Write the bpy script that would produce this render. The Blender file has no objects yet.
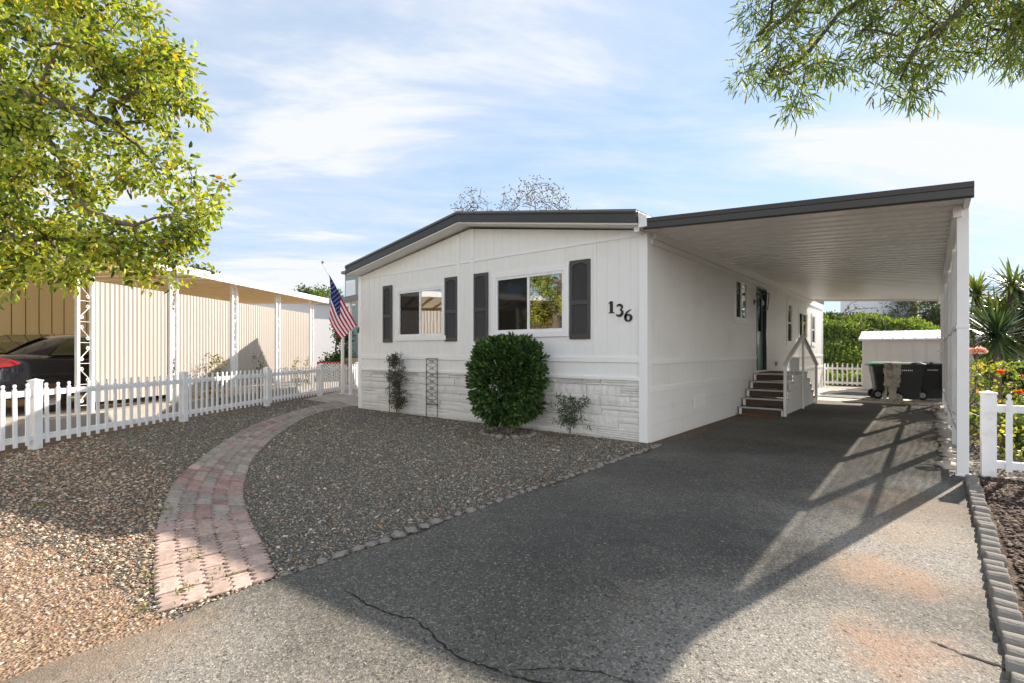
import bpy, math, random
import numpy as np
from mathutils import Vector, Matrix, Quaternion

R = math.radians
rnd = random.Random(7)
scn = bpy.context.scene
C = scn.collection
WL = {}

# ------------------------------------------------------------------ helpers
def setp(o, label=None, cat=None, group=None, kind=None):
    if label: o['label'] = label
    if cat: o['category'] = cat
    if group: o['group'] = group
    if kind: o['kind'] = kind
    return o

def empty(name, loc, label, cat, group=None):
    o = bpy.data.objects.new(name, None)
    C.objects.link(o)
    o.location = loc
    o.empty_display_size = 0.2
    WL[o.name] = Vector(loc)
    return setp(o, label, cat, group)

def link_mesh(name, me, mat, parent=None, origin=None, smooth=False):
    """mesh given in world coordinates; moved into its parent's frame"""
    o = bpy.data.objects.new(name, me)
    C.objects.link(o)
    if mat:
        for m in (mat if isinstance(mat, (list, tuple)) else [mat]):
            me.materials.append(m)
    if parent is not None:
        off = WL[parent.name]
        o.parent = parent
        me.transform(Matrix.Translation(-off))
        WL[o.name] = off.copy()
    elif origin is not None:
        me.transform(Matrix.Translation(-Vector(origin)))
        o.location = origin
        WL[o.name] = Vector(origin)
    else:
        WL[o.name] = Vector((0, 0, 0))
    if smooth:
        me.shade_smooth()
    return o

def copy_tree(o, parent=None, **kw):
    c = o.copy(); C.objects.link(c); c.parent = parent
    WL[c.name] = Vector(o.location)
    for ch in list(KIDS.get(o.name, [])) or [k for k in o.children]:
        copy_tree(ch, c)
    return c
KIDS = {}

class MB:
    def __init__(s):
        s.v = []; s.f = []; s.mi = []
    def add(s, vs, fs, mi=0):
        b = len(s.v)
        s.v += [tuple(p) for p in vs]
        s.f += [tuple(b + i for i in f) for f in fs]
        s.mi += [mi] * len(fs)
    def box(s, x0, x1, y0, y1, z0, z1, mi=0):
        s.add([(x0,y0,z0),(x1,y0,z0),(x1,y1,z0),(x0,y1,z0),(x0,y0,z1),(x1,y0,z1),(x1,y1,z1),(x0,y1,z1)],
              [(0,3,2,1),(4,5,6,7),(0,1,5,4),(1,2,6,5),(2,3,7,6),(3,0,4,7)], mi)
    def obox(s, c, u, v, w, mi=0):
        """box about c with half-axes u, v, w (vectors)"""
        c, u, v, w = map(Vector, (c, u, v, w))
        P = [c-u-v-w, c+u-v-w, c+u+v-w, c-u+v-w, c-u-v+w, c+u-v+w, c+u+v+w, c-u+v+w]
        s.add(P, [(0,3,2,1),(4,5,6,7),(0,1,5,4),(1,2,6,5),(2,3,7,6),(3,0,4,7)], mi)
    def bar(s, a, b, w, h, up=(0,0,1), mi=0):
        a, b = Vector(a), Vector(b)
        d = (b - a); L = d.length; d.normalize()
        up = Vector(up)
        if abs(d.dot(up)) > .98: up = Vector((1, 0, 0))
        sd = d.cross(up).normalized(); up = sd.cross(d).normalized()
        s.obox((a+b)/2, d*L/2, sd*w/2, up*h/2, mi)
    def tube(s, pts, rad, n=8, cap=True, mi=0):
        pts = [Vector(p) for p in pts]
        if not isinstance(rad, (list, tuple)): rad = [rad]*len(pts)
        rings = []
        prev = None
        for i, p in enumerate(pts):
            if i == 0: d = pts[1]-p
            elif i == len(pts)-1: d = p-pts[i-1]
            else: d = pts[i+1]-pts[i-1]
            if d.length < 1e-9: d = Vector((0,0,1))
            d.normalize()
            if prev is None:
                a = Vector((0,0,1)) if abs(d.z) < .9 else Vector((1,0,0))
                x = d.cross(a).normalized()
            else:
                x = (prev - d*prev.dot(d))
                x = x.normalized() if x.length > 1e-6 else d.orthogonal().normalized()
            prev = x
            y = d.cross(x)
            rings.append([p + (x*math.cos(2*math.pi*k/n)+y*math.sin(2*math.pi*k/n))*rad[i] for k in range(n)])
        vs = [q for r_ in rings for q in r_]
        fs = []
        for i in range(len(pts)-1):
            for k in range(n):
                a = i*n+k; b = i*n+(k+1) % n
                fs.append((a, b, b+n, a+n))
        if cap:
            fs.append(tuple(range(n))[::-1]); fs.append(tuple((len(pts)-1)*n+k for k in range(n)))
        s.add(vs, fs, mi)
    def prism(s, poly, ax, d0, d1, mi=0):
        """2D polygon extruded along axis ax ('x','y','z') from d0 to d1"""
        def P(u, w, d):
            return {'x': (d, u, w), 'y': (u, d, w), 'z': (u, w, d)}[ax]
        n = len(poly)
        vs = [P(u, w, d0) for u, w in poly] + [P(u, w, d1) for u, w in poly]
        fs = [tuple(range(n))[::-1], tuple(range(n, 2*n))] + [(i, (i+1) % n, n+(i+1) % n, n+i) for i in range(n)]
        s.add(vs, fs, mi)
    def lathe(s, c, prof, n=16, mi=0):
        """profile [(r,z)] revolved about vertical axis through c"""
        s.tube([(c[0], c[1], c[2]+z) for r_, z in prof], [max(r_, .0005) for r_, z in prof], n, True, mi)
    def mesh(s, name):
        me = bpy.data.meshes.new(name)
        me.from_pydata(s.v, [], s.f)
        if any(s.mi): me.polygons.foreach_set('material_index', s.mi)
        me.update()
        return me
    def build(s, name, mat, parent=None, origin=None, smooth=False, bevel=0, label=None, fixn=True):
        me = s.mesh(name)
        if fixn:
            import bmesh
            bm = bmesh.new(); bm.from_mesh(me)
            bmesh.ops.recalc_face_normals(bm, faces=bm.faces)
            bm.to_mesh(me); bm.free()
        o = link_mesh(name, me, mat, parent, origin, smooth)
        if bevel:
            m = o.modifiers.new('bevel', 'BEVEL'); m.width = bevel; m.segments = 2; m.limit_method = 'ANGLE'; m.angle_limit = R(40)
            m.harden_normals = False
        if label: o['label'] = label
        return o

# ------------------------------------------------------------------ materials
def nodes(m):
    m.use_nodes = True
    nt = m.node_tree; nt.nodes.clear()
    out = nt.nodes.new('ShaderNodeOutputMaterial')
    return nt, out
def N(nt, t, **kw):
    n = nt.nodes.new(t)
    for k, v in kw.items():
        if k.startswith('_'): setattr(n, k[1:], v)
        else: n.inputs[k.replace('__', ' ')].default_value = v
    return n
def L(nt, a, b): nt.links.new(a, b)
def ramp(nt, fac, stops, interp='LINEAR'):
    r = nt.nodes.new('ShaderNodeValToRGB'); r.color_ramp.interpolation = interp
    cr = r.color_ramp
    while len(cr.elements) < len(stops): cr.elements.new(.5)
    for e, (p, c) in zip(cr.elements, stops):
        e.position = p
        e.color = c if len(c) == 4 else (*c, 1)
    L(nt, fac, r.inputs[0]); return r.outputs[0]
def mixc(nt, fac, a, b, blend='MIX'):
    m = nt.nodes.new('ShaderNodeMix'); m.data_type = 'RGBA'; m.blend_type = blend
    for i, v in ((0, fac), (6, a), (7, b)):
        if hasattr(v, 'node'): L(nt, v, m.inputs[i])
        else: m.inputs[i].default_value = v if i == 0 or len(v) == 4 else (*v, 1)
    return m.outputs[2]
def sc(c, k): return tuple(min(1, x*k) for x in c)
def noise(nt, scale, detail=5, rough=.55, vec=None, dist=0):
    n = N(nt, 'ShaderNodeTexNoise', Scale=scale, Detail=detail, Roughness=rough, Distortion=dist)
    if vec is None: vec = N(nt, 'ShaderNodeTexCoord').outputs['Object']
    L(nt, vec, n.inputs['Vector']); return n.outputs['Fac']
def stretch(nt, s, src='Object'):
    tc = N(nt, 'ShaderNodeTexCoord'); mp = N(nt, 'ShaderNodeMapping')
    mp.inputs['Scale'].default_value = s
    L(nt, tc.outputs[src], mp.inputs['Vector']); return mp.outputs[0]
def bump(nt, h, strength=.3, dist=.01):
    b = N(nt, 'ShaderNodeBump', Strength=strength, Distance=dist); L(nt, h, b.inputs['Height']); return b.outputs[0]

def mat(name, col, rough=.6, var=.12, vscale=3, bmp=.15, bscale=60, bdist=.004, metal=0, spec=.5, dirt=None, dscale=1.2, dlo=.5, dhi=.75, st=None, coat=0):
    m = bpy.data.materials.new(name); nt, out = nodes(m)
    p = N(nt, 'ShaderNodeBsdfPrincipled', Roughness=rough, Metallic=metal)
    p.inputs['Specular IOR Level'].default_value = spec
    p.inputs['Coat Weight'].default_value = coat
    vec = stretch(nt, st) if st else None
    f = noise(nt, vscale, vec=vec)
    c = mixc(nt, f, sc(col, 1-var), sc(col, 1+var))
    if dirt:
        d = noise(nt, dscale, 8, .65)
        dm = ramp(nt, d, [(dlo, (0, 0, 0)), (dhi, (1, 1, 1))])
        c = mixc(nt, dm, c, dirt)
    L(nt, c, p.inputs['Base Color'])
    if bmp:
        L(nt, bump(nt, noise(nt, bscale, 4, vec=vec), bmp, bdist), p.inputs['Normal'])
    L(nt, p.outputs[0], out.inputs[0])
    return m

def attr_mat(name, rough=.8, spec=.3, translucent=0, gain=1.0, bmp=0, bscale=80):
    """colour from the mesh's 'col' attribute (own colour of each leaf / stone)"""
    m = bpy.data.materials.new(name); nt, out = nodes(m)
    a = N(nt, 'ShaderNodeAttribute'); a.attribute_name = 'col'
    p = N(nt, 'ShaderNodeBsdfPrincipled', Roughness=rough)
    p.inputs['Specular IOR Level'].default_value = spec
    L(nt, a.outputs['Color'], p.inputs['Base Color'])
    if bmp: L(nt, bump(nt, noise(nt, bscale), bmp, .003), p.inputs['Normal'])
    if translucent:
        t = N(nt, 'ShaderNodeBsdfTranslucent')
        tc = mixc(nt, 1.0, a.outputs['Color'], (1.0*gain, 1.0*gain, .35*gain, 1), 'MULTIPLY')
        L(nt, tc, t.inputs['Color'])
        mx = N(nt, 'ShaderNodeMixShader', Fac=translucent)
        L(nt, p.outputs[0], mx.inputs[1]); L(nt, t.outputs[0], mx.inputs[2]); L(nt, mx.outputs[0], out.inputs[0])
    else:
        L(nt, p.outputs[0], out.inputs[0])
    return m

def glass_mat(name, tint=(.75, .8, .8), refl=.35, rough=.0):
    m = bpy.data.materials.new(name); nt, out = nodes(m)
    t = N(nt, 'ShaderNodeBsdfTransparent'); t.inputs[0].default_value = (*tint, 1)
    g = N(nt, 'ShaderNodeBsdfGlossy', Roughness=rough); g.inputs[0].default_value = (.95, .97, .97, 1)
    L(nt, bump(nt, noise(nt, 1.3, 2), .12, .01), g.inputs['Normal'])
    fr = N(nt, 'ShaderNodeFresnel', IOR=1.5)
    mp = N(nt, 'ShaderNodeMapRange'); mp.inputs['To Min'].default_value = refl; mp.inputs['To Max'].default_value = 1
    L(nt, fr.outputs[0], mp.inputs['Value'])
    mx = N(nt, 'ShaderNodeMixShader'); L(nt, mp.outputs[0], mx.inputs[0])
    L(nt, t.outputs[0], mx.inputs[1]); L(nt, g.outputs[0], mx.inputs[2]); L(nt, mx.outputs[0], out.inputs[0])
    return m

M = {}
M['siding'] = mat('white_siding', (.78, .765, .735), .55, .03, 2, .12, 90, .002, dirt=(.66, .63, .58), dscale=.9, dlo=.55, dhi=.9)
M['trim'] = mat('white_trim', (.80, .79, .77), .5, .03, 3, .08, 120, .001)
M['stone'] = mat('painted_stone', (.70, .68, .645), .7, .07, 4, .9, 22, .012, dirt=(.50, .46, .40), dscale=2.2, dlo=.5, dhi=.85)
M['skirtbase'] = mat('lower_skirting', (.76, .745, .72), .65, .05, 3, .5, 14, .01, dirt=(.42, .36, .3), dscale=1.7, dlo=.62, dhi=.85)
M['fascia'] = mat('bronze_fascia', (.040, .037, .035), .42, .15, 2, .05, 60)
M['shutter'] = mat('brown_shutter', (.056, .052, .049), .5, .12, 4, .1, 90)
M['deck'] = mat('carport_deck', (.85, .83, .80), .35, .04, 1.2, .03, 10, dirt=(.68, .65, .6), dscale=.7, dlo=.5, dhi=.9)
M['white_metal'] = mat('white_painted_metal', (.80, .79, .775), .38, .04, 3, .05, 40, dirt=(.62, .57, .5), dscale=3, dlo=.62, dhi=.85)
M['vinyl'] = mat('white_vinyl', (.80, .80, .81), .38, .05, 3, .05, 30, dirt=(.56, .52, .45), dscale=5, dlo=.52, dhi=.8)
M['roofing'] = mat('roofing', (.16, .155, .15), .85, .2, 8, .5, 40)
M['glass'] = glass_mat('window_glass', (.45,.5,.5), refl=.42)
M['glassdark'] = glass_mat('screened_glass', (.16, .17, .18), .035, .05)
_g = M['glassdark'].node_tree; _out = [n for n in _g.nodes if n.type == 'OUTPUT_MATERIAL'][0]; _prev = _out.inputs[0].links[0].from_socket
_dk = N(_g, 'ShaderNodeBsdfDiffuse'); _dk.inputs[0].default_value = (.012, .012, .014, 1); _mx = N(_g, 'ShaderNodeMixShader', Fac=.62)
L(_g, _prev, _mx.inputs[1]); L(_g, _dk.outputs[0], _mx.inputs[2]); L(_g, _mx.outputs[0], _out.inputs[0])
M['black'] = mat('black_metal', (.015, .015, .016), .4, .2, 5, .05, 50)
M['screen'] = mat('insect_screen', (.012, .012, .014), .8, .1)
M['curtain'] = mat('curtain', (.10, .095, .10), .9, .1)
M['interior'] = mat('room_wall', (.25, .24, .23), .9, .05)
M['green_door'] = mat('green_door', (.13, .26, .21), .4, .05, 3, .03)
M['tread'] = mat('step_carpet', (.075, .050, .035), .9, .25, 30, .6, 120, .004)
M['nosing'] = mat('step_nosing', (.38, .36, .33), .5, .1)
M['doormat'] = mat('rust_mat', (.20, .075, .035), .95, .3, 30, .8, 100, .005)
M['stepwood'] = mat('painted_wood', (.70, .68, .65), .6, .05, 5, .25, 40, .003, dirt=(.45, .41, .36), dscale=3, dlo=.6, dhi=.85, st=(6, 6, .6))
M['concrete'] = mat('concrete', (.40, .36, .31), .85, .18, 1.6, .5, 50, .004, dirt=(.25, .22, .18), dscale=1.5)
M['concrete_lt'] = mat('concrete_light', (.50, .45, .38), .85, .15, 1.6, .5, 50, .004, dirt=(.33, .27, .2), dscale=2.4)
M['edging'] = mat('edging_concrete', (.23, .205, .175), .9, .2, 9, .9, 50, .006, dirt=(.10, .085, .065), dscale=11, dlo=.48, dhi=.75)
M['rock'] = mat('edging_rock', (.25, .225, .195), .95, .35, 14, 1, 45, .012, dirt=(.09, .075, .06), dscale=14)
M['paleslab'] = mat('pale_rock', (.50, .44, .38), .9, .25, 7, .8, 25, .01, dirt=(.25, .2, .15), dscale=9)
M['bark'] = mat('bark', (.13, .10, .075), .95, .35, 12, 1.0, 18, .02, st=(1, 1, .25))
M['greybark'] = mat('grey_bark', (.17, .145, .125), .95, .3, 12, .8, 20, .02, st=(1, 1, .25))
M['leaf'] = attr_mat('sunlit_leaf', .5, .4, .45, 1.3)
M['leafdark'] = attr_mat('glossy_leaf', .38, .35, .22, 1.1)
M['flower'] = attr_mat('petal', .6, .3, .35, 1.0)
M['gravel'] = attr_mat('gravel_chip', .85, .3, 0, 1, .5, 90)
M['litter'] = attr_mat('leaf_litter', .9, .2)
M['wood_wall'] = mat('tan_wood_wall', (.66, .53, .31), .75, .10, 3, .3, 30, .003, st=(3, 3, .4))
M['beige_metal'] = mat('beige_corrugated', (.45, .40, .355), .55, .05, 2, .04, 30, dirt=(.43, .37, .31), dscale=2.0, dlo=.58, dhi=.9)
M['wood_soffit'] = mat('tan_soffit', (.68, .52, .33), .8, .1, 2, .2, 30)
M['carpaint'] = mat('car_paint', (.030, .032, .042), .2, .1, 2, 0, metal=.4, coat=1)
M['carglass'] = mat('car_glass', (.05, .06, .035), .05, .05, 2, 0, spec=1)
M['chrome'] = mat('chrome', (.6, .6, .6), .15, .05, 2, 0, metal=1)
M['tail'] = mat('tail_lamp', (.36, .010, .014), .12, .1, 5, 0, coat=1)
M['navy'] = mat('navy_panel', (.012, .02, .055), .3, .1, 5, 0, coat=1)
M['plate'] = mat('plate_white', (.6, .6, .6), .4, .05)
M['rubber'] = mat('rubber', (.018, .018, .018), .8, .2, 20, .3)
M['bin'] = mat('bin_plastic', (.030, .036, .038), .5, .2, 6, .3, 120, .003, dirt=(.10, .09, .08), dscale=3, dlo=.6, dhi=.9)
M['bin_dark'] = mat('bin_plastic_dark', (.016, .018, .021), .5, .2, 6, .3, 120, .003)
M['bin_green'] = mat('bin_lid_green', (.05, .20, .12), .5, .15, 6, .2, 60)
M['whitetext'] = mat('white_marking', (.75, .75, .75), .6, .1)
M['driftwood'] = mat('weathered_wood', (.54, .49, .42), .95, .3, 5, 1, 14, .03, dirt=(.12, .09, .06), dscale=5, dlo=.48, dhi=.68, st=(3, 3, .5))
M['shedwall'] = mat('shed_panel', (.70, .67, .64), .5, .05, 2, .05, 30)
M['shedroof'] = mat('shed_roof', (.80, .80, .80), .45, .04)
M['greenwall'] = mat('sage_siding', (.24, .29, .27), .7, .08, 3, .2, 40)
M['farwhite'] = mat('far_white_wall', (.72, .72, .74), .7, .05)
M['farroof'] = mat('far_grey_roof', (.17, .17, .18), .8, .15, 4)
M['red'] = mat('red_frame', (.42, .04, .04), .5, .1)
M['terracotta'] = mat('terracotta_pot', (.45, .16, .08), .7, .1)
M['pink'] = mat('pink_canvas', (.75, .22, .30), .7, .1)
M['tanblock'] = mat('tan_block', (.50, .40, .27), .85, .12, 4, .4, 30)

# ---- ground materials
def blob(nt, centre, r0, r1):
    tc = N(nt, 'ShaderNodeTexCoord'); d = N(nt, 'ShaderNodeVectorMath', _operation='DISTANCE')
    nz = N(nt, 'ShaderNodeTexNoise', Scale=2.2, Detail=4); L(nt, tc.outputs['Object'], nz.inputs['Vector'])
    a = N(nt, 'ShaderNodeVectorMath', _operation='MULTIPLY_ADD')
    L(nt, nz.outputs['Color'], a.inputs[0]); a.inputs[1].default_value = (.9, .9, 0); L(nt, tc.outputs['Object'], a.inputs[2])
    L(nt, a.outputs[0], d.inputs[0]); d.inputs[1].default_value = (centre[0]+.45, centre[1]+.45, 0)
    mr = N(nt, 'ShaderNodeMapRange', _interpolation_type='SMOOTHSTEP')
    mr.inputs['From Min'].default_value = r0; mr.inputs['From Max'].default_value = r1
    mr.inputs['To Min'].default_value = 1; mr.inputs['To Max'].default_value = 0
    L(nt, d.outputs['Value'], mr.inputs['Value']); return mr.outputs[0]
def mul(nt, a, b):
    m = N(nt, 'ShaderNodeMath', _operation='MULTIPLY')
    for i, v in enumerate((a, b)):
        if hasattr(v, 'node'): L(nt, v, m.inputs[i])
        else: m.inputs[i].default_value = v
    return m.outputs[0]

def asphalt(name, base=(.126, .116, .099), stains_and_sun=True):
    m = bpy.data.materials.new(name); nt, out = nodes(m)
    p = N(nt, 'ShaderNodeBsdfPrincipled', Roughness=.9); p.inputs['Specular IOR Level'].default_value = .25
    big = noise(nt, .55, 6, .6)
    c = mixc(nt, ramp(nt, big, [(.35, (0, 0, 0)), (.65, (1, 1, 1))]), sc(base, .72), sc(base, 1.25))
    mid = noise(nt, 2.0, 9, .68)
    c = mixc(nt, mul(nt, ramp(nt, mid, [(.35, (1, 1, 1)), (.62, (0, 0, 0))]), .35), c, sc(base, .55))
    if stains_and_sun:   # older worn apron, lightened more where sun falls: sunlight painted into the colour
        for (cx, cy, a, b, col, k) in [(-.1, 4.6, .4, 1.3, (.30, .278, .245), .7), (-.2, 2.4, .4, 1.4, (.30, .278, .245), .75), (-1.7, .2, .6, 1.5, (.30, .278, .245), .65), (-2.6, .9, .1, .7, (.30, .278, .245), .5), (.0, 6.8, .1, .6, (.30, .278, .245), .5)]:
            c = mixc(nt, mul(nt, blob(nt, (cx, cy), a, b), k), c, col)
    tc = N(nt, 'ShaderNodeTexCoord')
    v = N(nt, 'ShaderNodeTexVoronoi', Scale=115.0); L(nt, tc.outputs['Object'], v.inputs['Vector'])
    sep = N(nt, 'ShaderNodeSeparateColor'); L(nt, v.outputs['Color'], sep.inputs[0])
    ag = ramp(nt, sep.outputs[0], [(0, (.35, .34, .33)), (.45, (.8, .8, .8)), (.78, (1.15, 1.12, 1.08)), (1, (2.6, 2.45, 2.2))])
    c = mixc(nt, .5, c, ag, 'MULTIPLY')
    v2 = N(nt, 'ShaderNodeTexVoronoi', Scale=75.0); L(nt, tc.outputs['Object'], v2.inputs['Vector'])
    s2 = N(nt, 'ShaderNodeSeparateColor'); L(nt, v2.outputs['Color'], s2.inputs[0])
    c = mixc(nt, mul(nt, ramp(nt, s2.outputs[1], [(.9, (0, 0, 0)), (.93, (1, 1, 1))]), .5), c, (.30, .27, .23))
    c = mixc(nt, mul(nt, ramp(nt, s2.outputs[2], [(.9, (0, 0, 0)), (.93, (1, 1, 1))]), .6), c, (.03, .028, .026))
    if stains_and_sun:
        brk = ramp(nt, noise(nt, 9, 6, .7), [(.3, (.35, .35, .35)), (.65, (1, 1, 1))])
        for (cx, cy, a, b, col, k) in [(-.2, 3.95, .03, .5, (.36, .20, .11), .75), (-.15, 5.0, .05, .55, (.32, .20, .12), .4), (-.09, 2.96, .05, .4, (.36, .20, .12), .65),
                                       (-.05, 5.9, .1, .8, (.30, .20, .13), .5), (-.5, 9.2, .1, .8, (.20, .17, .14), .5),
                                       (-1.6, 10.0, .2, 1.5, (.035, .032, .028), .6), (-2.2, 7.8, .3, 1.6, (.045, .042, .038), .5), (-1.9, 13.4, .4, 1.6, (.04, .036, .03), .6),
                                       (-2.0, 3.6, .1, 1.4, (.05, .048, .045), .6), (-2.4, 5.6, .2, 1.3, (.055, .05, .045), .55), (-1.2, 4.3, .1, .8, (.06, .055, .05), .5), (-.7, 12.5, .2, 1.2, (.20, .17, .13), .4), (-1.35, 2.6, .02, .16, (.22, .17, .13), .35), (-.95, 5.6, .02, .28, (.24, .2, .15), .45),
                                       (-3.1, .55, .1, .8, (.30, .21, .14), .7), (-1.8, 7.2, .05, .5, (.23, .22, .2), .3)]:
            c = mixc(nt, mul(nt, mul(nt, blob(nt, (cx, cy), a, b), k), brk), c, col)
    L(nt, c, p.inputs['Base Color'])
    h = N(nt, 'ShaderNodeMath', _operation='ADD'); L(nt, v.outputs['Distance'], h.inputs[0]); L(nt, noise(nt, 110, 3), h.inputs[1])
    L(nt, bump(nt, h.outputs[0], .5, .005), p.inputs['Normal'])
    L(nt, p.outputs[0], out.inputs[0]); return m
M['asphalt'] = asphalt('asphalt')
M['asphalt2'] = asphalt('street_asphalt', (.07, .068, .065), False)

def soil(name, c1, c2, c3, vs=45):
    m = bpy.data.materials.new(name); nt, out = nodes(m)
    p = N(nt, 'ShaderNodeBsdfPrincipled', Roughness=.95); p.inputs['Specular IOR Level'].default_value = .15
    tc = N(nt, 'ShaderNodeTexCoord')
    v = N(nt, 'ShaderNodeTexVoronoi', Scale=vs); L(nt, tc.outputs['Object'], v.inputs['Vector'])
    s = N(nt, 'ShaderNodeSeparateColor'); L(nt, v.outputs['Color'], s.inputs[0])
    c = ramp(nt, s.outputs[0], [(0, c1), (.5, c2), (1, c3)])
    c = mixc(nt, mul(nt, noise(nt, 1.1, 6), .6), c, c1)
    L(nt, c, p.inputs['Base Color'])
    h = N(nt, 'ShaderNodeMath', _operation='ADD'); L(nt, v.outputs['Distance'], h.inputs[0]); L(nt, noise(nt, 30, 5), h.inputs[1])
    L(nt, bump(nt, h.outputs[0], .8, .015), p.inputs['Normal'])
    L(nt, p.outputs[0], out.inputs[0]); return m
M['dirt'] = soil('dry_soil', (.11, .085, .06), (.17, .13, .095), (.25, .2, .15))
M['gravelbed'] = soil('gravel_bed', (.08, .071, .058), (.16, .145, .12), (.26, .24, .20), 60)
M['mulch'] = soil('mulch', (.035, .022, .016), (.085, .055, .04), (.22, .16, .12), 40)
M['sand'] = soil('orange_soil', (.20, .13, .085), (.32, .21, .14), (.46, .35, .25), 60)
M['hill'] = soil('hill_soil', (.05, .06, .02), (.09, .09, .04), (.13, .11, .06), 10)

def paver_mat():
    m = bpy.data.materials.new('concrete_paver'); nt, out = nodes(m)
    p = N(nt, 'ShaderNodeBsdfPrincipled', Roughness=.9); p.inputs['Specular IOR Level'].default_value = .2
    a = N(nt, 'ShaderNodeAttribute'); a.attribute_name = 'col'
    f = noise(nt, 28, 6, .7)
    c = mixc(nt, 1.0, a.outputs['Color'], ramp(nt, f, [(.3, (.72, .72, .72)), (.7, (1.2, 1.2, 1.2))]), 'MULTIPLY')
    c = mixc(nt, mul(nt, ramp(nt, noise(nt, 4, 6, .7), [(.5, (0, 0, 0)), (.75, (1, 1, 1))]), .5), c, (.10, .085, .07))
    L(nt, c, p.inputs['Base Color']); L(nt, bump(nt, noise(nt, 140, 4), .5, .004), p.inputs['Normal'])
    L(nt, p.outputs[0], out.inputs[0]); return m
M['paver'] = paver_mat()

# ------------------------------------------------------------------ bulk geometry with numpy
def bulk(name, verts, faces_n, nf, mats, cols=None, parent=None, origin=None, smooth=False):
    """verts (V,3); faces_n (F,k) equal-sized faces; cols per face (F,3)"""
    me = bpy.data.meshes.new(name)
    V = len(verts); F, k = faces_n.shape
    me.vertices.add(V); me.vertices.foreach_set('co', verts.astype(np.float32).ravel())
    me.loops.add(F*k); me.loops.foreach_set('vertex_index', faces_n.astype(np.int32).ravel())
    me.polygons.add(F); me.polygons.foreach_set('loop_start', np.arange(0, F*k, k, dtype=np.int32))
    try: me.polygons.foreach_set('loop_total', np.full(F, k, dtype=np.int32))
    except Exception: pass
    me.update(calc_edges=True); me.validate()
    if cols is not None:
        a = me.color_attributes.new('col', 'FLOAT_COLOR', 'CORNER')
        cc = np.ones((F, k, 4), dtype=np.float32); cc[:, :, :3] = cols[:, None, :]
        a.data.foreach_set('color', cc.ravel())
    return link_mesh(name, me, mats, parent, origin, smooth)

def rand_unit(rs, n):
    v = rs.normal(size=(n, 3)); return v/np.linalg.norm(v, axis=1, keepdims=True)

def leaf_mesh(name, pos, axis, length, width, cols, mat_, parent=None, origin=None, rs=None, fold=.25, up=None):
    """pos (n,3) leaf base, axis (n,3) unit, each leaf a folded diamond of two quads (6 verts)"""
    n = len(pos); rs = rs or np.random.RandomState(1)
    r = rand_unit(rs, n) if up is None else up + rand_unit(rs, n)*.35
    side = np.cross(axis, r); side /= (np.linalg.norm(side, axis=1, keepdims=True)+1e-9)
    nor = np.cross(side, axis)
    Lh = length[:, None]; W = width[:, None]
    tip = pos + axis*Lh - nor*Lh*.10
    def edge(u, ww, sg): return pos + axis*Lh*u + sg*side*W*ww + nor*W*fold*ww*2 - nor*Lh*.10*u*u
    V = np.stack([pos, edge(.28, .44, 1), edge(.68, .36, 1), tip, edge(.68, .36, -1), edge(.28, .44, -1)], 1).reshape(-1, 3)
    b = (np.arange(n)*6)[:, None]
    F = np.concatenate([b+np.array([[0, 3, 2, 1]]), b+np.array([[0, 5, 4, 3]])], 1).reshape(-1, 4)
    return bulk(name, V, F, 4, mat_, np.repeat(cols, 2, axis=0), parent, origin)

def pick_cols(rs, n, palette, jit=.18):
    pal = np.array([p[:3] for p in palette]); w = np.array([p[3] for p in palette], float); w /= w.sum()
    c = pal[rs.choice(len(pal), n, p=w)]
    return np.clip(c*(1+rs.uniform(-jit, jit, (n, 1))), 0, 1)

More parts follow.
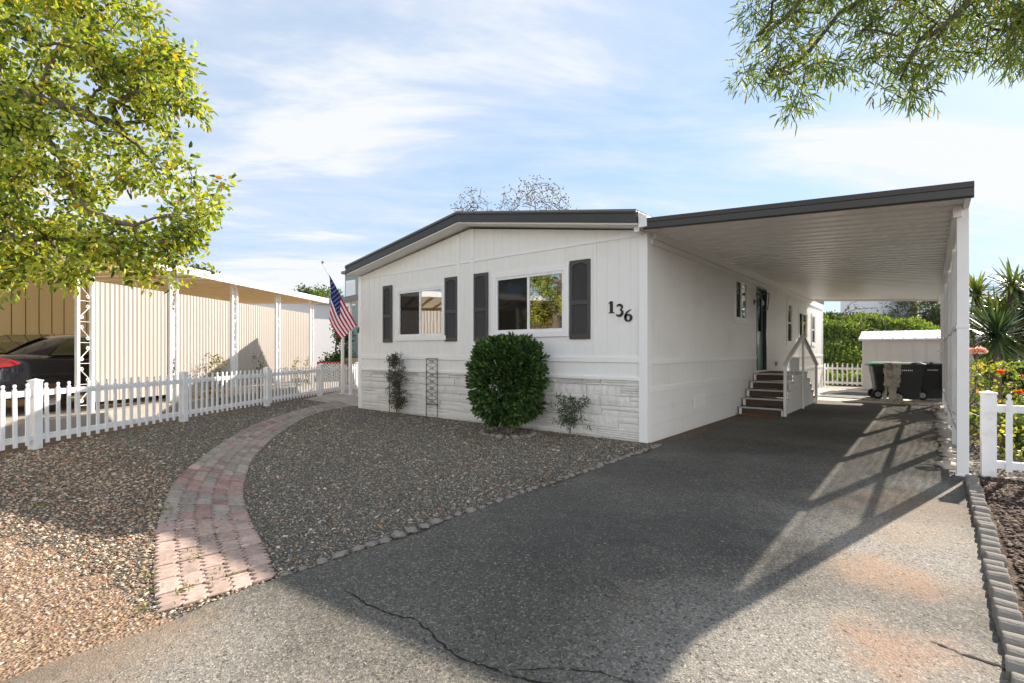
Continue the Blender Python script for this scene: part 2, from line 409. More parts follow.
def grow(limbs, targets, rs, step=.16, jit=.05, root_r=.15, tip_r=.004, power=.5):
    """limbs: list of polylines; targets joined one by one to the nearest node. returns paths [(pts, radii)], target node ids"""
    pos = []; par = []
    def addn(p, q): pos.append(np.array(p, float)); par.append(q); return len(pos)-1
    for li, lb in enumerate(limbs):
        pts = [np.array(p, float) for p in lb]
        if li == 0: cur = addn(pts[0], -1)
        else:
            A = np.array(pos); cur = int(np.argmin(((A-pts[0])**2).sum(1)))
            if np.linalg.norm(pos[cur]-pts[0]) > .02: cur = addn(pts[0], cur)
        for i in range(len(pts)-1):
            a, b = pts[i], pts[i+1]; L_ = np.linalg.norm(b-a); k = max(1, int(L_/step))
            for j in range(1, k+1):
                q = a+(b-a)*j/k + (rs.normal(size=3)*jit*.35 if j < k else 0)
                cur = addn(q, cur)
    base = np.array(pos)
    T = np.array(targets, float)
    order = np.argsort([((base-t)**2).sum(1).min() for t in T])
    buf = np.zeros((len(base)+len(T)*40, 3)); buf[:len(base)] = base; cnt = len(base)
    tips = []
    for ti in order:
        t = T[ti]
        d = ((buf[:cnt]-t)**2).sum(1); cur = int(np.argmin(d))
        a = buf[cur].copy(); L_ = math.sqrt(d[cur]); k = min(30, max(1, int(L_/step)))
        mid = rs.normal(size=3)*L_*.12
        for j in range(1, k+1):
            u = j/k
            q = a+(t-a)*u + mid*math.sin(math.pi*u) + (rs.normal(size=3)*jit*.4 if j < k else 0)
            pos.append(q); par.append(cur); cur = len(pos)-1
            buf[cnt] = q; cnt += 1
        tips.append(cur)
    n = len(pos); w = np.zeros(n)
    for t in tips: w[t] += 1
    kids = [[] for _ in range(n)]
    for i in range(n-1, 0, -1):
        if par[i] >= 0:
            w[i] = max(w[i], .5)
            w[par[i]] += w[i]; kids[par[i]].append(i)
    rad = np.maximum(tip_r, root_r*(w/w[0])**(power if power != .5 else .66))
    paths = []; stack = [(0, None)]
    while stack:
        s_, p_ = stack.pop()
        pts = [] if p_ is None else [pos[p_]]; rr = [] if p_ is None else [min(rad[p_], rad[s_]*1.15)]
        cur = s_
        while True:
            pts.append(pos[cur]); rr.append(rad[cur])
            ks = kids[cur]
            if not ks: break
            ks = sorted(ks, key=lambda i: -w[i])
            for o_ in ks[1:]: stack.append((o_, cur))
            cur = ks[0]
        if len(pts) > 1: paths.append((pts, [float(x) for x in rr]))
    return paths, [pos[t] for t in tips], pos, rad

def wood(paths, name, mat_, parent, rcut=.02, nmax=9):
    mb = MB()
    for pts, rr in paths:
        n = nmax if max(rr) > .05 else (6 if max(rr) > rcut else 4)
        mb.tube(pts, rr, n, True)
    return mb.build(name, mat_, parent, smooth=True, fixn=False)

# ------------------------------------------------------------------ camera, world, sun
cam = bpy.data.cameras.new('camera'); camo = bpy.data.objects.new('camera', cam); C.objects.link(camo)
camo.location = (0, 0, 1.4); camo.rotation_euler = (R(90), 0, R(39.5))
cam.lens = 507/1024*36; cam.sensor_width = 36; cam.shift_y = 10/1024; cam.clip_end = 2000; cam.clip_start = .05
scn.camera = camo

SUN_AZ, SUN_EL = R(13.3), R(29.8)
sd = Vector((math.cos(SUN_EL)*math.sin(SUN_AZ), math.cos(SUN_EL)*math.cos(SUN_AZ), math.sin(SUN_EL)))
sl = bpy.data.lights.new('sun', 'SUN'); sl.energy = 5.0; sl.angle = R(.6); sl.color = (1, .91, .79)
so = bpy.data.objects.new('sun', sl); C.objects.link(so); so.rotation_euler = sd.to_track_quat('Z', 'Y').to_euler(); so.location = (5, 20, 20)

w = bpy.data.worlds.new('World'); scn.world = w; w.use_nodes = True
nt = w.node_tree; nt.nodes.clear()
out = nt.nodes.new('ShaderNodeOutputWorld'); bg = nt.nodes.new('ShaderNodeBackground'); bg.inputs[1].default_value = .105
sky = nt.nodes.new('ShaderNodeTexSky'); sky.sky_type = 'NISHITA'; sky.sun_disc = False; sky.sun_elevation = SUN_EL; sky.sun_rotation = SUN_AZ
sky.air_density = 1.0; sky.dust_density = .25; sky.ozone_density = 1.5
tc = nt.nodes.new('ShaderNodeTexCoord'); sx = nt.nodes.new('ShaderNodeSeparateXYZ'); nt.links.new(tc.outputs['Generated'], sx.inputs[0])
zz = N(nt, 'ShaderNodeMath', _operation='MAXIMUM'); L(nt, sx.outputs[2], zz.inputs[0]); zz.inputs[1].default_value = .0
za = N(nt, 'ShaderNodeMath', _operation='ADD'); L(nt, zz.outputs[0], za.inputs[0]); za.inputs[1].default_value = .10
dv = N(nt, 'ShaderNodeVectorMath', _operation='DIVIDE')
cz = N(nt, 'ShaderNodeCombineXYZ'); [L(nt, za.outputs[0], cz.inputs[i]) for i in range(3)]
L(nt, tc.outputs['Generated'], dv.inputs[0]); L(nt, cz.outputs[0], dv.inputs[1])
mr_ = N(nt, 'ShaderNodeMapping'); mr_.inputs['Rotation'].default_value = (0, 0, R(-48)); L(nt, dv.outputs[0], mr_.inputs['Vector'])
mp = N(nt, 'ShaderNodeMapping'); mp.inputs['Scale'].default_value = (.42, 1.05, 0); mp.inputs['Location'].default_value = (3.9, 2.6, 0)
L(nt, mr_.outputs[0], mp.inputs['Vector'])
n1 = noise(nt, 1.5, 10, .60, mp.outputs[0], .45)
n2 = noise(nt, .45, 4, .5, mp.outputs[0], .2)
am = N(nt, 'ShaderNodeMath', _operation='MULTIPLY_ADD'); L(nt, n2, am.inputs[0]); am.inputs[1].default_value = .75; L(nt, n1, am.inputs[2])
cm = ramp(nt, am.outputs[0], [(.76, (.02, .02, .02)), (.90, (.38, .38, .38)), (1.04, (.95, .95, .95))])
hz = ramp(nt, zz.outputs[0], [(0, (.88, .88, .88)), (.35, (.68, .68, .68)), (.8, (.45, .45, .45))])
skyh = mixc(nt, hz, sky.outputs[0], (2.45, 3.3, 4.5))
skyc = mixc(nt, cm, skyh, (4.45, 4.55, 4.7))
# bright bank added in the unseen sky to fill the shaded walls
ny = N(nt, 'ShaderNodeVectorMath', _operation='DOT_PRODUCT'); L(nt, tc.outputs['Generated'], ny.inputs[0]); ny.inputs[1].default_value = (.88, -.47, 0)
bank = ramp(nt, ny.outputs['Value'], [(.08, (0, 0, 0)), (.5, (.9, .9, .9))])
lowb = ramp(nt, zz.outputs[0], [(.32, (1, 1, 1)), (.62, (0, 0, 0))])
skyc = mixc(nt, mul(nt, bank, lowb), skyc, (12.6, 12.6, 12.6))
L(nt, skyc, bg.inputs[0]); L(nt, bg.outputs[0], out.inputs[0])
scn.view_settings.view_transform = 'Standard'; scn.view_settings.look = 'None'; scn.view_settings.gamma = 1; scn.view_settings.exposure = 1.05
scn.render.engine = 'CYCLES'; scn.cycles.max_bounces = 7; scn.cycles.diffuse_bounces = 6; scn.cycles.transparent_max_bounces = 16
scn.cycles.use_denoising = True

# ================================================================== SETTING
def sheet(name, poly, z, mat_, cuts=0):
    me = bpy.data.meshes.new(name); me.from_pydata([(x, y, z) for x, y in poly], [], [tuple(range(len(poly)))]); me.update()
    o = link_mesh(name, me, mat_); return setp(o, kind='structure')
sheet('ground', [(-250, -250), (250, -250), (250, 250), (-250, 250)], -.02, M['dirt'])
sheet('road', [(-120, -14), (120, -14), (120, -4.5), (-120, -4.5)], -.012, M['asphalt2'])
# driveway: a slightly uneven sheet
def driveway():
    xs = np.linspace(-3.06, .36, 40); ys = np.linspace(-4.5, 16.9, 130)
    X, Y = np.meshgrid(xs, ys)
    rs = np.random.RandomState(3)
    e = .035*np.sin(Y*3.1)+.02*np.sin(Y*7.7+1); X = X + np.where(X < -3.0, e, 0)
    Z = .004*np.sin(X*2.1+Y*.6)+.003*np.sin(Y*1.7-X)+.004
    V = np.stack([X, Y, Z], -1).reshape(-1, 3); nx = len(xs)
    i = np.arange(len(ys)-1)[:, None]*nx + np.arange(nx-1)[None, :]; i = i.ravel()
    F = np.stack([i, i+1, i+nx+1, i+nx], 1)
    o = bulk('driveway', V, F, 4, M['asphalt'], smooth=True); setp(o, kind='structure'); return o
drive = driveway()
def hfun(x, y): return .004*math.sin(x*2.1+y*.6)+.003*math.sin(y*1.7-x)+.004
def crack(pts, w0):
    rs = random.Random(len(pts)*7); P = []
    for a, b in zip(pts, pts[1:]):
        k = max(2, int(math.dist(a, b)/.022))
        for j in range(k): P.append((a[0]+(b[0]-a[0])*j/k+rs.uniform(-.008, .008), a[1]+(b[1]-a[1])*j/k+rs.uniform(-.008, .008)))
    mb = MB(); vs = []; fs = []
    for i, p in enumerate(P):
        q = P[min(i+1, len(P)-1)]; o_ = P[max(i-1, 0)]
        d = Vector((q[0]-o_[0], q[1]-o_[1], 0)).normalized(); s_ = Vector((-d.y, d.x, 0))*w0*rs.uniform(.25, 1.1)*min(1, 8*min(i+1, len(P)-i)/len(P))
        z = hfun(*p)+.003
        vs += [(p[0]+s_.x, p[1]+s_.y, z), (p[0]-s_.x, p[1]-s_.y, z)]
    fs = [(2*i, 2*i+2, 2*i+3, 2*i+1) for i in range(len(P)-1)]
    mb.add(vs, fs); return mb
M['crack'] = mat('crack_shadow', (.012, .010, .009), 1, .3)
CR = [[(-2.66, 1.66), (-2.39, 1.65), (-2.24, 1.66), (-2.07, 1.72), (-1.88, 1.68), (-1.78, 1.65), (-1.63, 1.64), (-1.48, 1.67), (-1.36, 1.7), (-1.2, 1.76), (-1.05, 1.7)],
      [(-1.42, 1.72), (-1.36, 1.78), (-1.23, 1.89), (-1.11, 1.95), (-.96, 1.98), (-.8, 1.9)], [(.0, 3.16), (.11, 3.12), (.19, 3.12), (.25, 3.11), (.28, 3.03)],
      [(-1.9, 3.3), (-1.6, 3.5), (-1.3, 3.45), (-.95, 3.7)], [(-3.0, 8.6), (-2.2, 8.2), (-1.4, 8.5), (-.6, 8.1)]]
for cpts, cw in zip(CR, (.0065, .004, .010, .002, .006)):
    setp(crack(cpts, cw).build('driveway_crack', M['crack'], fixn=False), kind='structure')

# path edges
LE = [(-3.19, .89), (-3.83, 1.05), (-4.94, 1.39), (-6.33, 1.94), (-7.72, 2.75), (-9.0, 3.62), (-9.99, 4.38), (-11.2, 5.6), (-12.26, 6.9), (-13.0, 8.0)]
RE = [(-3.12, 1.49), (-3.73, 1.68), (-4.51, 1.91), (-5.36, 2.22), (-6.75, 2.91), (-7.9, 3.66), (-8.72, 4.28), (-9.9, 5.25), (-10.89, 6.3), (-11.5, 7.6)]
def cr(P, t):
    n = len(P)-1; t = max(0, min(n-1e-6, t)); i = int(t); f = t-i
    p0 = P[max(i-1, 0)]; p1 = P[i]; p2 = P[i+1]; p3 = P[min(i+2, n)]
    return tuple(.5*((2*b)+(-a+c)*f+(2*a-5*b+4*c-d)*f*f+(-a+3*b-3*c+d)*f**3) for a, b, c, d in zip(p0, p1, p2, p3))
path_poly = [cr(LE, i*.3) for i in range(31)] + [cr(RE, i*.3) for i in range(30, -1, -1)]
def inpoly(x, y, P):
    c = False; j = len(P)-1
    for i in range(len(P)):
        if (P[i][1] > y) != (P[j][1] > y) and x < (P[j][0]-P[i][0])*(y-P[i][1])/(P[j][1]-P[i][1])+P[i][0]: c = not c
        j = i
    return c
# gravel beds (base sheet)
bed = [(-3.05, -1.0), (-3.05, 7.33), (-10.9, 7.33), (-14.6, 8.6), (-16.4, 11), (-17.1, 10.6), (-9.99, 1.2), (-8, -2.0), (-6, -3.2)]
sheet('gravel_bed', bed, -.008, M['gravelbed'])
_sp = []
for k in range(80):
    t = k/79; a = (-3.0+(-5.9)*t, .88-.25*t-1.5*t*t)
    _sp.append((a[0]+.05*math.sin(k*1.7)+.04*math.sin(k*.6), a[1]+.06*math.sin(k*1.1)+.05*math.sin(k*2.9)))
sheet('soil_patch', [(-3.0, -2.2)]+_sp+[(-8.9, -2.2)], -.004, M['sand'])
sheet('concrete_walk', [(-11.0, 7.45), (-11.0, 15), (-16.0, 15), (-16.3, 10.2), (-14.1, 7.55)], .004, M['concrete'])
sheet('back_patio', [(-3.36, 16.9), (.3, 16.9), (.3, 19.2), (-1.2, 19.9), (-1.6, 24.0), (-3.36, 24.0)], .0, M['concrete_lt'])
sheet('right_garden_bed', [(.36, -4.5), (12, -4.5), (12, 40), (.36, 40)], -.01, M['mulch'])
sheet('pale_rock_bed', [(.37, 7.8), (12, 7.8), (12, 24.5), (.37, 24.5)], -.006, soil('pale_rock', (.20, .17, .14), (.40, .36, .31), (.56, .52, .46), 30))
# dark block pad near shed
def pad():
    mb = MB(); A = Vector((-2.75, 18.2, 0)); U = Vector((1.25, -.28, 0)); Vv = Vector((.55, 2.6, 0))
    for i in range(4):
        for j in range(8):
            c = A+U*(i+.5)/4+Vv*(j+.5)/8
            mb.obox(c+Vector((0, 0, .012)), U/8*.96, Vv/16*.96, (0, 0, .01))
    return mb.build('block_pad', mat('dark_block', (.10, .105, .115), .85, .2, 5, .4, 50), bevel=.004)
setp(pad(), kind='structure')

# paver path with separate modelled pavers
def pavers():
    rs = random.Random(4); V = []; F = []; Cc = []
    # arc length table
    T = [i*.01 for i in range(901)]
    mid = [tuple((a+b)/2 for a, b in zip(cr(LE, t), cr(RE, t))) for t in T]
    S = [0]
    for a, b in zip(mid, mid[1:]): S.append(S[-1]+math.dist(a, b))
    pitch = .225; nrow = int(S[-1]/pitch); ncol = 5
    def at(s):
        import bisect
        i = min(len(T)-2, max(0, bisect.bisect(S, s)-1)); return T[i]+(s-S[i])/max(1e-6, S[i+1]-S[i])*.01
    for r_ in range(nrow):
        for c in range(ncol):
            s0, s1 = r_*pitch+.010, (r_+1)*pitch-.010
            off = (c % 2)*.0*pitch + rs.uniform(-.008, .008)
            u0, u1 = (c+.07)/ncol, (c+.93)/ncol
            z = .012+rs.uniform(-.004, .004)
            # zigzag side outline
            pts = []
            K = 6; za = .022/.75
            for k in range(K+1):
                zg = za*(1 if k % 2 else -1)*(.85)
                pts.append((u0+zg, s0+(s1-s0)*k/K))
            for k in range(K, -1, -1):
                zg = za*(1 if k % 2 else -1)*(.85)
                pts.append((u1+zg, s0+(s1-s0)*k/K))
            # place
            P = []
            for u, s_ in pts:
                t = at(s_+off); a = cr(LE, t); b = cr(RE, t)
                P.append((a[0]+(b[0]-a[0])*u, a[1]+(b[1]-a[1])*u))
            cx = sum(p[0] for p in P)/len(P); cy = sum(p[1] for p in P)/len(P)
            b = len(V); n = len(P)
            V += [(x, y, -.01) for x, y in P] + [(x, y, z-.005) for x, y in P] + [(cx+(x-cx)*.95, cy+(y-cy)*.95, z) for x, y in P]
            for k in range(n):
                k2 = (k+1) % n
                F.append((b+k, b+k2, b+n+k2, b+n+k)); F.append((b+n+k, b+n+k2, b+2*n+k2, b+2*n+k))
            F.append(tuple(b+2*n+k for k in range(n)))
            pk = (.48, .35, .295) ; gy = (.345, .295, .255); dk = (.35, .225, .195)
            q = rs.random()
            if r_ < 7: base = pk
            elif r_ < 16: base = dk if q < .6 else pk if q < .72 else gy
            else: base = gy if q < .93 else dk
            k_ = rs.uniform(.82, 1.15); Cc += [tuple(x*k_ for x in base)]*(2*n+1)
    me = bpy.data.meshes.new('paver_path'); me.from_pydata(V, [], F); me.update()
    a = me.color_attributes.new('col', 'FLOAT_COLOR', 'CORNER')
    buf = []
    for p, c in zip(me.polygons, Cc): buf += [c[0], c[1], c[2], 1]*p.loop_total
    a.data.foreach_set('color', buf)
    o = link_mesh('paver_path', me, M['paver']); setp(o, kind='structure')
pavers()
sheet('path_bedding', path_poly, -.002, soil('joint_soil', (.04, .032, .024), (.10, .07, .045), (.22, .14, .08), 50))

# ------------------------------------------------------------------ gravel (stuff)
def chips(name, pts, size, cols, rs, flat=.5, z0=0.0):
    n = len(pts)
    base = np.array([(1, 0, 0), (0, 1, 0), (-1, 0, 0), (0, -1, 0), (0, 0, 1), (0, 0, -1), (.7, .7, .35), (-.7, .6, .4)], float)[:6]
    V = base[None]*(1+rs.uniform(-.35, .35, (n, 6, 3))) + rs.uniform(-.2, .2, (n, 6, 3))
    sz = size[:, None, None]*np.stack([rs.uniform(.7, 1.4, n), rs.uniform(.5, 1., n), rs.uniform(.6, 1.1, n)*flat], 1)[:, None, :]
    V = V*sz
    th = rs.uniform(0, 6.283, n); c, s = np.cos(th)[:, None], np.sin(th)[:, None]
    tl = rs.uniform(-.5, .5, n)[:, None]
    z = V[:, :, 2] + V[:, :, 0]*tl
    x = V[:, :, 0]*c - V[:, :, 1]*s; y = V[:, :, 0]*s + V[:, :, 1]*c
    V = np.stack([x+pts[:, 0:1], y+pts[:, 1:2], z+pts[:, 2:3]+size[:, None]*flat*.4], -1).reshape(-1, 3)
    f = np.array([(0, 1, 4), (1, 2, 4), (2, 3, 4), (3, 0, 4), (1, 0, 5), (2, 1, 5), (3, 2, 5), (0, 3, 5)])
    F = (np.arange(n)[:, None, None]*6+f[None]).reshape(-1, 3)
    return bulk(name, V, F, 3, M['gravel'], np.repeat(cols, 8, axis=0))
def poly_pts(rs, P, n, dens=None):
    P = np.array(P); lo, hi = P.min(0), P.max(0); out_ = []
    x = rs.uniform(lo[0], hi[0], n); y = rs.uniform(lo[1], hi[1], n)
    ins = np.zeros(n, bool); j = len(P)-1
    for i in range(len(P)):
        cond = ((P[i, 1] > y) != (P[j, 1] > y)) & (x < (P[j, 0]-P[i, 0])*(y-P[i, 1])/(P[j, 1]-P[i, 1]+1e-12)+P[i, 0])
        ins ^= cond; j = i
    return x[ins], y[ins]
def ingrid(x, y, P):
    P = np.array(P); ins = np.zeros(len(x), bool); j = len(P)-1
    for i in range(len(P)):
        cond = ((P[i, 1] > y) != (P[j, 1] > y)) & (x < (P[j, 0]-P[i, 0])*(y-P[i, 1])/(P[j, 1]-P[i, 1]+1e-12)+P[i, 0])
        ins ^= cond; j = i
    return ins
rs = np.random.RandomState(5)
x, y = poly_pts(rs, [(-3.1, -1.0), (-3.1, 7.3), (-10.9, 7.3), (-14.6, 8.6), (-16.4, 11), (-17.1, 10.6), (-9.99, 1.2), (-8, -2.0), (-6, -3.2)], 760000)
d = np.hypot(x, y)
front = (x*-.636+y*.772 > 1.0)
p = np.clip((3.2/np.maximum(d, 1))**1.25, 0, 1)*np.where(front, 1, .05)
keep = (rs.uniform(size=len(x)) < p) & ~ingrid(x, y, path_poly)
# thin out near the dusty corner
cor = np.hypot(x+3.1, y-.1); keep &= rs.uniform(size=len(x)) < np.clip((cor-.15)/1.2, .22, 1)*np.where(y < .9-.05*(-x-3), .75, 1)
x, y, d, cor = x[keep], y[keep], d[keep], cor[keep]
n = len(x)
right = (y > np.interp(-x, [3, 4.5, 6.7, 8.7, 10.9], [1.5, 1.9, 2.9, 4.25, 6.3]))
gcol = pick_cols(rs, n, [(.31, .29, .245, 5), (.22, .203, .17, 5), (.38, .35, .30, 2.2), (.14, .125, .10, 4), (.27, .22, .165, 3), (.50, .46, .40, .35)], .3)
bcol = pick_cols(rs, n, [(.42, .32, .23, 5), (.30, .21, .145, 4), (.58, .47, .36, 4), (.15, .10, .07, 2), (.38, .19, .11, 2), (.52, .43, .34, 1.5), (.26, .22, .18, 2.5)], .3)
brown = np.clip((-y+2.15+(-x-4)*.05)/.9, 0, 1)*~right
brown = rs.uniform(size=n) < brown*.95+.15
col = np.where(brown[:, None], bcol, gcol)
size = rs.uniform(.005, .012, n)*np.clip(d/3.6, 1, 2.6)**.38*np.where(brown & (rs.uniform(size=n) < .3), 1.7, 1)
g = chips('gravel', np.stack([x, y, np.full(n, -.006)], 1), size, col, rs)
setp(g, 'loose grey and brown gravel covering the front yard beds', 'gravel', kind='stuff')

# wood chips / leaf bits over lower left ground, needles on driveway
def litter(name, x, y, z, ln, wd, cols, rs, label, cat):
    n = len(x); th = rs.uniform(0, 6.283, n)
    ax = np.stack([np.cos(th), np.sin(th), rs.uniform(-.08, .2, n)], 1)
    pos = np.stack([x, y, z], 1)
    up = np.tile(np.array([[0, 0, 1.]]), (n, 1))
    o = leaf_mesh(name, pos, ax, ln, wd, cols, M['litter'], rs=rs, fold=.15, up=up)
    return setp(o, label, cat, kind='stuff')
rs = np.random.RandomState(8)
x = rs.uniform(-3.0, .3, 6000); y = rs.uniform(.2, 12, 6000)**1.0
k = rs.uniform(size=6000) < np.clip(3/np.hypot(x, y), .1, 1); x, y = x[k], y[k]; n = len(x)
litter('fallen_needles', x, y, np.array([hfun(a, b) for a, b in zip(x, y)])+.002, rs.uniform(.008, .036, n), rs.uniform(.002, .006, n),
       pick_cols(rs, n, [(.42, .36, .26, 4), (.28, .2, .12, 3), (.55, .5, .4, 2), (.1, .07, .05, 2)]), rs, 'dry needles and leaf bits scattered over the driveway', 'leaf litter')
x, y = poly_pts(rs, [(-3.02, -.6), (-3.1, .85), (-5, 1.35), (-8, 2.4), (-9.6, 1.2), (-6, -3)], 12000)
k = rs.uniform(size=len(x)) < np.clip((3.4/np.hypot(x, y))**1.5, .05, 1); x, y = x[k], y[k]; n = len(x)
litter('fallen_leaves', x, y, np.full(n, .010), rs.uniform(.012, .035, n), rs.uniform(.006, .016, n),
       pick_cols(rs, n, [(.36, .20, .10, 4), (.48, .32, .17, 4), (.24, .13, .07, 3), (.5, .42, .3, 2), (.3, .32, .07, .5)]), rs, 'dry brown leaves and chips over the ground left of the paver path', 'leaf litter')
rs = np.random.RandomState(18)
xs_ = []; ys_ = []
for cx, cy, sr, k in ((-5.55, 6.55, .42, 320), (-4.52, 6.9, .25, 120), (-9.1, 6.95, .3, 120), (-3.2, 4.5, .12, 60), (-6.5, 7.2, .8, 130), (-10, 3.0, .8, 160), (-8, 2.0, 1.0, 260), (-4.9, 1.6, .8, 110)):
    sy2 = sr if sr < .6 else .35
    xs_.append(rs.normal(cx, sr, k)); ys_.append(rs.normal(cy, sy2, k))
x = np.concatenate(xs_); y = np.minimum(np.concatenate(ys_), 7.28); n = len(x)
litter('fallen_leaves', x, y, np.full(n, .022), rs.uniform(.02, .05, n), rs.uniform(.01, .025, n),
       pick_cols(rs, n, [(.26, .17, .09, 4), (.36, .26, .14, 3), (.14, .09, .05, 4), (.4, .34, .1, 1)]), rs, 'dry leaves caught in the gravel around the shrubs and beside the fence', 'leaf litter')
# weeds
def weeds():
    rs = np.random.RandomState(9); P = []
    spots = [(-3.3, .86), (-3.5, .95), (-3.75, 1.02), (-3.9, 1.3), (-4.1, 1.5), (-5.0, .4), (-4.4, .2), (-6.2, .8), (-3.35, 1.1), (-3.42, 1.3), (-5.2, 1.5), (-8.5, 1.8), (-3.9, .2)]
    pos = []; ax = []
    for sx_, sy_ in spots:
        k = rs.randint(14, 34)
        pos.append(np.stack([rs.normal(sx_, .05, k), rs.normal(sy_, .05, k), np.full(k, .004)], 1))
        a = rand_unit(rs, k); a[:, 2] = np.abs(a[:, 2])+.3; a /= np.linalg.norm(a, axis=1, keepdims=True); ax.append(a)
    pos = np.concatenate(pos); ax = np.concatenate(ax); n = len(pos)
    o = leaf_mesh('weeds', pos, ax, rs.uniform(.015, .035, n), rs.uniform(.006, .012, n), pick_cols(rs, n, [(.16, .2, .04, 2), (.24, .24, .05, 1)]), M['leaf'], rs=rs)
    setp(o, 'tiny green weeds sprouting between pavers and gravel', 'weeds', kind='stuff')
weeds()

# right bed mulch chips and white rock
rs = np.random.RandomState(12)
x = rs.uniform(.42, 3.4, 60000); y = rs.uniform(1.0, 13, 60000)
k = (rs.uniform(size=60000) < np.clip((4.0/np.hypot(x, y))**1.7, .05, 1)) & (x < .5+y*.22)
x, y = x[k], y[k]; n = len(x)
dk = pick_cols(rs, n, [(.10, .062, .045, 5), (.05, .032, .025, 4), (.19, .13, .10, 3), (.34, .26, .21, 2)], .3)
wt = pick_cols(rs, n, [(.46, .41, .36, 5), (.32, .27, .23, 3), (.13, .09, .07, 4)], .25)
col = np.where((y > 7.7)[:, None], wt, dk)
g = chips('mulch', np.stack([x, y, np.full(n, -.004)], 1), rs.uniform(.010, .026, n), col, rs, .4)
setp(g, 'dark bark mulch and pale rock chips in the right garden bed', 'mulch', kind='stuff')

# ------------------------------------------------------------------ edging stones
def rock_variants(k, seed, size=(.06, .045, .03)):
    out_ = []
    import bmesh
    for i in range(k):
        bm = bmesh.new(); bmesh.ops.create_icosphere(bm, subdivisions=2, radius=1)
        rr = random.Random(seed+i); o1 = Vector((rr.random()*9, rr.random()*9, rr.random()*9))
        from mathutils import noise as mn
        for v in bm.verts:
            q = mn.noise(v.co*1.6+o1)*.6+mn.noise(v.co*4+o1)*.22; v.co = v.co*(1+q)
            v.co = Vector((v.co.x*size[0], v.co.y*size[1], v.co.z*size[2]))
        me = bpy.data.meshes.new('stone'); bm.to_mesh(me); bm.free()
        me.shade_smooth(); me.materials.append(M['rock']); out_.append(me)
    return out_
RV = rock_variants(6, 30)
yy = 1.55; i = 0
while yy < 7.22:
    o = bpy.data.objects.new('edging_stone', RV[i % 6]); C.objects.link(o)
    o.location = (-3.10+rnd.uniform(-.015, .015), yy, .010); s_ = rnd.uniform(.6, 1.15)
    o.scale = (s_*.85, s_*.9, s_*rnd.uniform(.6, 1.0)); o.rotation_euler = (rnd.uniform(-.2, .2), rnd.uniform(-.2, .2), R(90)+rnd.uniform(-.4, .4))
    setp(o, 'small rounded stone in the row between gravel bed and driveway', 'stone', 'edging stones along the driveway side of the gravel bed')
    yy += rnd.uniform(.10, .145); i += 1
HX, HY = -5.55, 6.62
for i in range(15):
    a = R(150)+i*R(240)/14
    o = bpy.data.objects.new('border_rock', RV[i % 6]); C.objects.link(o)
    o.location = (HX+math.cos(a)*.47, HY+math.sin(a)*.40, .012); s_ = rnd.uniform(.9, 1.5); o.scale = (s_, s_, s_); o.rotation_euler = (0, 0, rnd.uniform(0, 6))
    setp(o, 'small grey rock in the ring around the foot of the clipped round shrub', 'rock', 'rocks ringing the clipped shrub')
RVW = []
for me in rock_variants(4, 60, (.13, .09, .035)):
    me.materials.clear(); me.materials.append(M['paleslab']); RVW.append(me)
yy = 8.1
i = 0
while yy < 16.5:
    o = bpy.data.objects.new('pale_stone', RVW[i % 4]); C.objects.link(o)
    o.location = (.22+rnd.uniform(-.05, .04), yy, .02); s_ = rnd.uniform(.8, 1.3); o.scale = (s_, s_*1.1, s_); o.rotation_euler = (0, 0, R(90)+rnd.uniform(-.3, .3))
    setp(o, 'pale flat rock lying along the foot of the carport lattice', 'rock', 'pale rocks along the carport posts'); yy += rnd.uniform(.24, .42); i += 1
for i in range(9):
    o = bpy.data.objects.new('pale_stone', RV[i % 6].copy()); o.data.materials.clear(); o.data.materials.append(M['paleslab']); C.objects.link(o)
    o.location = (-3.55-rnd.uniform(0, .35), rnd.uniform(-.1, .25)+.12, .01); s_ = rnd.uniform(.25, .5); o.scale = (s_, s_, s_)
    setp(o, 'small pale stone on the orange soil in the near left corner', 'stone', 'pale stones on the orange soil')

# scalloped concrete edging blocks on the right
def edge_block():
    mb = MB(); poly = [(-.085, -.01), (-.085, .045)]
    for k in range(9): poly.append((-.085+.17*k/8, .045+.035*math.sin(math.pi*k/8)))
    poly += [(.085, .045), (.085, -.01)]
    poly2 = []
    for q in poly:
        if not poly2 or math.dist(q, poly2[-1]) > 1e-4: poly2.append(q)
    mb.prism(poly2, 'x', -.045, .045)
    me = mb.mesh('edging_block'); me.materials.append(M['edging']); return me
EB = edge_block()
y0 = 7.35; i = 0
while y0 > .6:
    o = bpy.data.objects.new('edging_block', EB); C.objects.link(o)
    xx = .345 - .05*((7.4-y0)/6)**1 + rnd.uniform(-.008, .008)
    o.location = (xx, y0, rnd.uniform(-.006, .008)); o.rotation_euler = (rnd.uniform(-.05, .05), rnd.uniform(-.08, .08), rnd.uniform(-.07, .07)); o.scale = (1.1, .80, rnd.uniform(.8, 1.05))
    m = o.modifiers.new('bevel', 'BEVEL'); m.width = .008; m.segments = 2
    setp(o, 'weathered scalloped concrete block in the curved edging right of the driveway', 'edging block', 'scalloped blocks edging the right garden bed')
    y0 -= .138; i += 1

